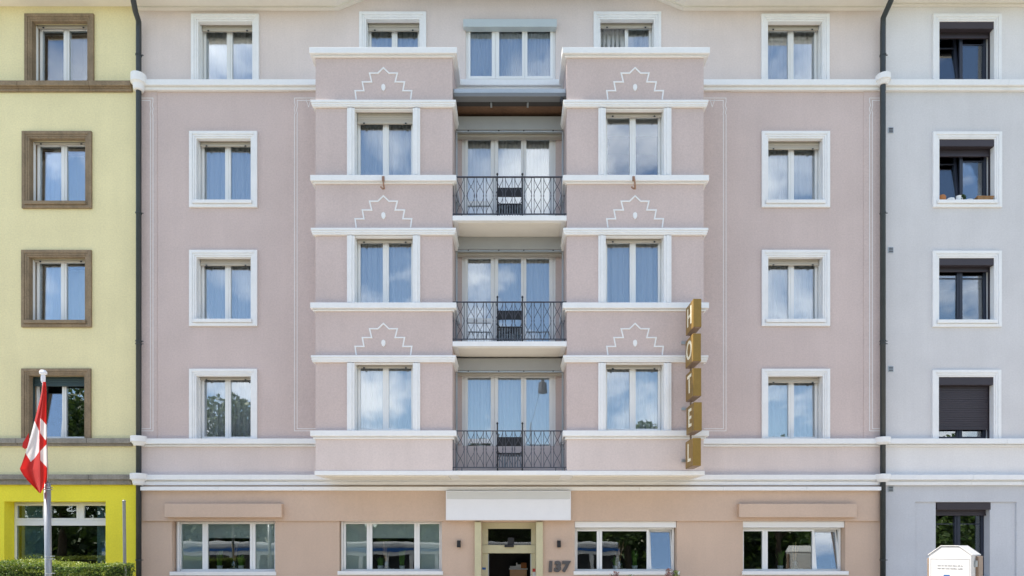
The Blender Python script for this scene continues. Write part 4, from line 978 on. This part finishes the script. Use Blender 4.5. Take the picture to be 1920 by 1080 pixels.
# ------------------------------------------------------------------ ornaments on the grey house sill
x0, x1, z0, z1, yg_ = gw[3]; zs = z0 + .001; yy = .03
SX = lambda f: x0 + (x1 - x0) * f
def lump(name, cx, cy, z, rx, rz, mat, seed, flat=.8):
    r = random.Random(seed); pr = []; b = MB()
    for j in range(9): t = j / 8; pr.append((max(.004, rx * math.sin(math.pi * (.06 + .88 * t)) ** .8), z + rz * (1 - math.cos(math.pi * t)) / 2))
    b.lathe(pr, cx, cy, 18)
    b.v = [(cx + (a - cx) * (1 + r.uniform(-.06, .06)), cy + (c - cy) * flat, d_ + r.uniform(-.004, .004) * (d_ > z + .01)) for a, c, d_ in b.v]
    return b.build(name, mat, None, smooth=True)
tag(lump('clay_ball', SX(.075), yy, zs, .085, .165, 'terra', 1), 'rust brown clay ball on the upper grey house window sill', 'ornament')
tag(lump('white_stone', SX(.225), yy, zs, .095, .085, 'ceramic', 2), 'rounded white stone between clay ball and mug on the sill', 'stone')
mg = thing('mug', (SX(.37), yy, zs), 'white mug on the upper grey house window sill', 'mug'); cx = SX(.37)
MB().lathe([(.045, zs), (.055, zs + .01), (.058, zs + .13), (.052, zs + .132), (.048, zs + .03)], cx, yy, 18).build('cup', 'ceramic', mg, smooth=False); MB().tube([(cx + .055, yy, zs + .10), (cx + .09, yy, zs + .09), (cx + .09, yy, zs + .05), (cx + .055, yy, zs + .035)], .009, 6).build('handle', 'ceramic', mg)
pl = thing('sill_plant', (SX(.48), .12, zs), 'small dark green bushy plant behind the mug on the sill', 'plant')
MB().lathe([(.04, zs), (.05, zs + .08)], SX(.48), .12, 12).build('pot', 'terra', pl)
g5 = np.random.default_rng(9); dd = g5.normal(size=(500, 3)); dd /= np.linalg.norm(dd, axis=1)[:, None]
leaf_obj('leaves', leaves(np.array([SX(.48), .12, zs + .13]) + dd * .085 * g5.uniform(.4, 1, (500, 1)), dd, .035, g5), 'treeleaf', pl, (SX(.48), .12, zs))
tag(lump('flat_stone', SX(.56), yy, zs, .10, .05, 'panel2', 3), 'flat pale grey stone right of the mug on the sill', 'stone')
bk = thing('wicker_basket', (SX(.83), yy, zs), 'low brown wicker basket on the upper grey house window sill', 'basket')
b = MB(); cx = SX(.83)
for j in range(6): b.ribbon([(cx - .17 - .006 * j, zs + .008 + .016 * j), (cx + .17 + .006 * j, zs + .008 + .016 * j)], .014, yy - .06 - .003 * (j % 2), yy + .06)
b.build('weave', 'wicker', bk); MB().tube([(cx - .21, yy - .062, zs + .1), (cx + .21, yy - .062, zs + .1)], .010, 6).tube([(cx - .23, yy - .06, zs + .012), (cx + .23, yy - .06, zs + .012)], .010, 6).build('rim', 'wicker', bk)

# ------------------------------------------------------------------ white collection container
th = R(45); wdt, dep = .70, .72; h1, h2 = PZ(1041, 3.5), PZ(1024.5, 3.5)
c0 = Vector((8.33, -3.45, 0)); rv = Vector((math.cos(th), -math.sin(th), 0)); nb = Vector((math.sin(th), math.cos(th), 0))
mx_ = Matrix(((rv.x, nb.x, 0, c0.x), (rv.y, nb.y, 0, c0.y), (0, 0, 1, 0), (0, 0, 0, 1)))
cn_ = thing('collection_container', tuple(c0), 'white metal collection container with sloping roof in front of the grey house', 'container')
hw = wdt / 2
MB().prism([(-hw, .05), (hw, .05), (hw, h1), (hw - .21, h2), (-hw + .21, h2), (-hw, h1)], 0, dep).build('body', 'binwhite', cn_, bevel=.014, xform=mx_)
MB().prism([(-hw - .012, h1 - .01), (-hw + .205, h2 + .001), (-hw + .205, h2 + .018), (-hw - .012, h1 + .012)], -.012, dep + .01).prism([(hw - .205, h2 + .001), (hw + .012, h1 - .01), (hw + .012, h1 + .012), (hw - .205, h2 + .018)], -.012, dep + .01).box(-hw + .2, hw - .2, -.012, dep + .01, h2 + .002, h2 + .019).build('roof_sheet', 'binwhite', cn_, bevel=.004, xform=mx_)
MB().box(hw + .002, hw + .05, dep * .45, dep - .02, .05, h1 - .02).build('side_post', 'brown', cn_, bevel=.006, xform=mx_)
MB().box(-hw - .03, -hw - .002, .02, .1, .05, h1 - .06).build('side_post', 'brown', cn_, bevel=.006, xform=mx_)
MB().box(hw + .002, hw + .04, dep * .28, dep * .4, h1 - .22, h1 - .10).build('latch', 'steel', cn_, bevel=.004, xform=mx_)
for (a, c, e, f) in ((-hw + .03, hw - .03, h1 - .075, h1 - .068), (-hw + .03, hw - .03, .9, .907), (-hw + .03, -hw + .036, .9, h1 - .07), (hw - .036, hw - .03, .9, h1 - .07)):
    MB().box(a, c, -.004, -.0006, e, f).build('panel_seam', 'binseam', cn_, xform=mx_)
r = random.Random(4)
for ln, zz_ in ((0, h1 - .21), (1, h1 - .265)):
    q = MB(); xx = -.20
    while xx < .19:
        wl = r.randint(3, 8)
        for c in range(wl):
            if xx > .2: break
            hh = r.choice((.014, .014, .02)); q.box(xx, xx + .006, -.0035, -.0005, zz_, zz_ + hh); q.box(xx + .006, xx + .009, -.0035, -.0005, zz_ + r.choice((0, .006, .01)), zz_ + .003 + r.choice((.003, .008, .011)) + .003); xx += .0135
        xx += .012
    q.build('printed_line', 'bintext', cn_, xform=mx_)
MB().box(-.10, .0, -.004, -.0005, h1 - .43, h1 - .375).build('printed_logo', 'blue', cn_, xform=mx_)

# ------------------------------------------------------------------ flowering shrubs below the window right of the entrance
M['redleaf'] = leafmat('reddish_leaf', (.20, .05, .03), (.55, .30, .26)); M['limeleaf'] = leafmat('lime_leaf', (.16, .22, .03), (.42, .48, .14)); M['petal'] = leafmat('white_petal', (.62, .55, .52), (.80, .74, .72))
for i, (px, py, mats, lb) in enumerate(((1154.5, 1072, ('redleaf', 'petal'), 'pink flowering shrub below the middle of the window right of the entrance'), (1183, 1077.5, ('limeleaf', 'petal'), 'pale green shrub tip below the window right of the entrance'),
                                   (1254, 1065.5, ('redleaf', 'petal'), 'red leaved shrub with white blossom at the right end of the window sill'), (1267.5, 1069.5, ('limeleaf', 'limeleaf'), 'lime green shrub right of the red leaved shrub'))):
    X_, zt = PX(px, .7), PZ(py, .7); t = thing('flowering_shrub', (X_, -.7, 0), lb, 'shrub', 'shrubs by the entrance')
    sb = MB(); g = np.random.default_rng(80 + i)
    for j in range(7): a = g.uniform(-.10, .10); sb.tube([(X_ + a * .2, -.7, 0), (X_ + a * .7, -.7 + a * .3, zt * .6), (X_ + a, -.7 - a * .4, zt - .05)], [.012, .008, .004], 5)
    sb.build('stems', 'bark', t)
    for mat, nn, sz in ((mats[0], 420, .035), (mats[1], 160, .03)):
        zz_ = g.uniform(0, 1, nn) ** .6; pt = np.c_[X_ + g.normal(0, .065, nn) * (1.15 - zz_ * .75), -.7 + g.normal(0, .06, nn), zt - .62 + zz_ * .62]
        leaf_obj('leaves' if mat == mats[0] else 'blossom', leaves(pt, g.normal(size=(nn, 3)), sz, g), mat, t, (X_, -.7, zt - .6))
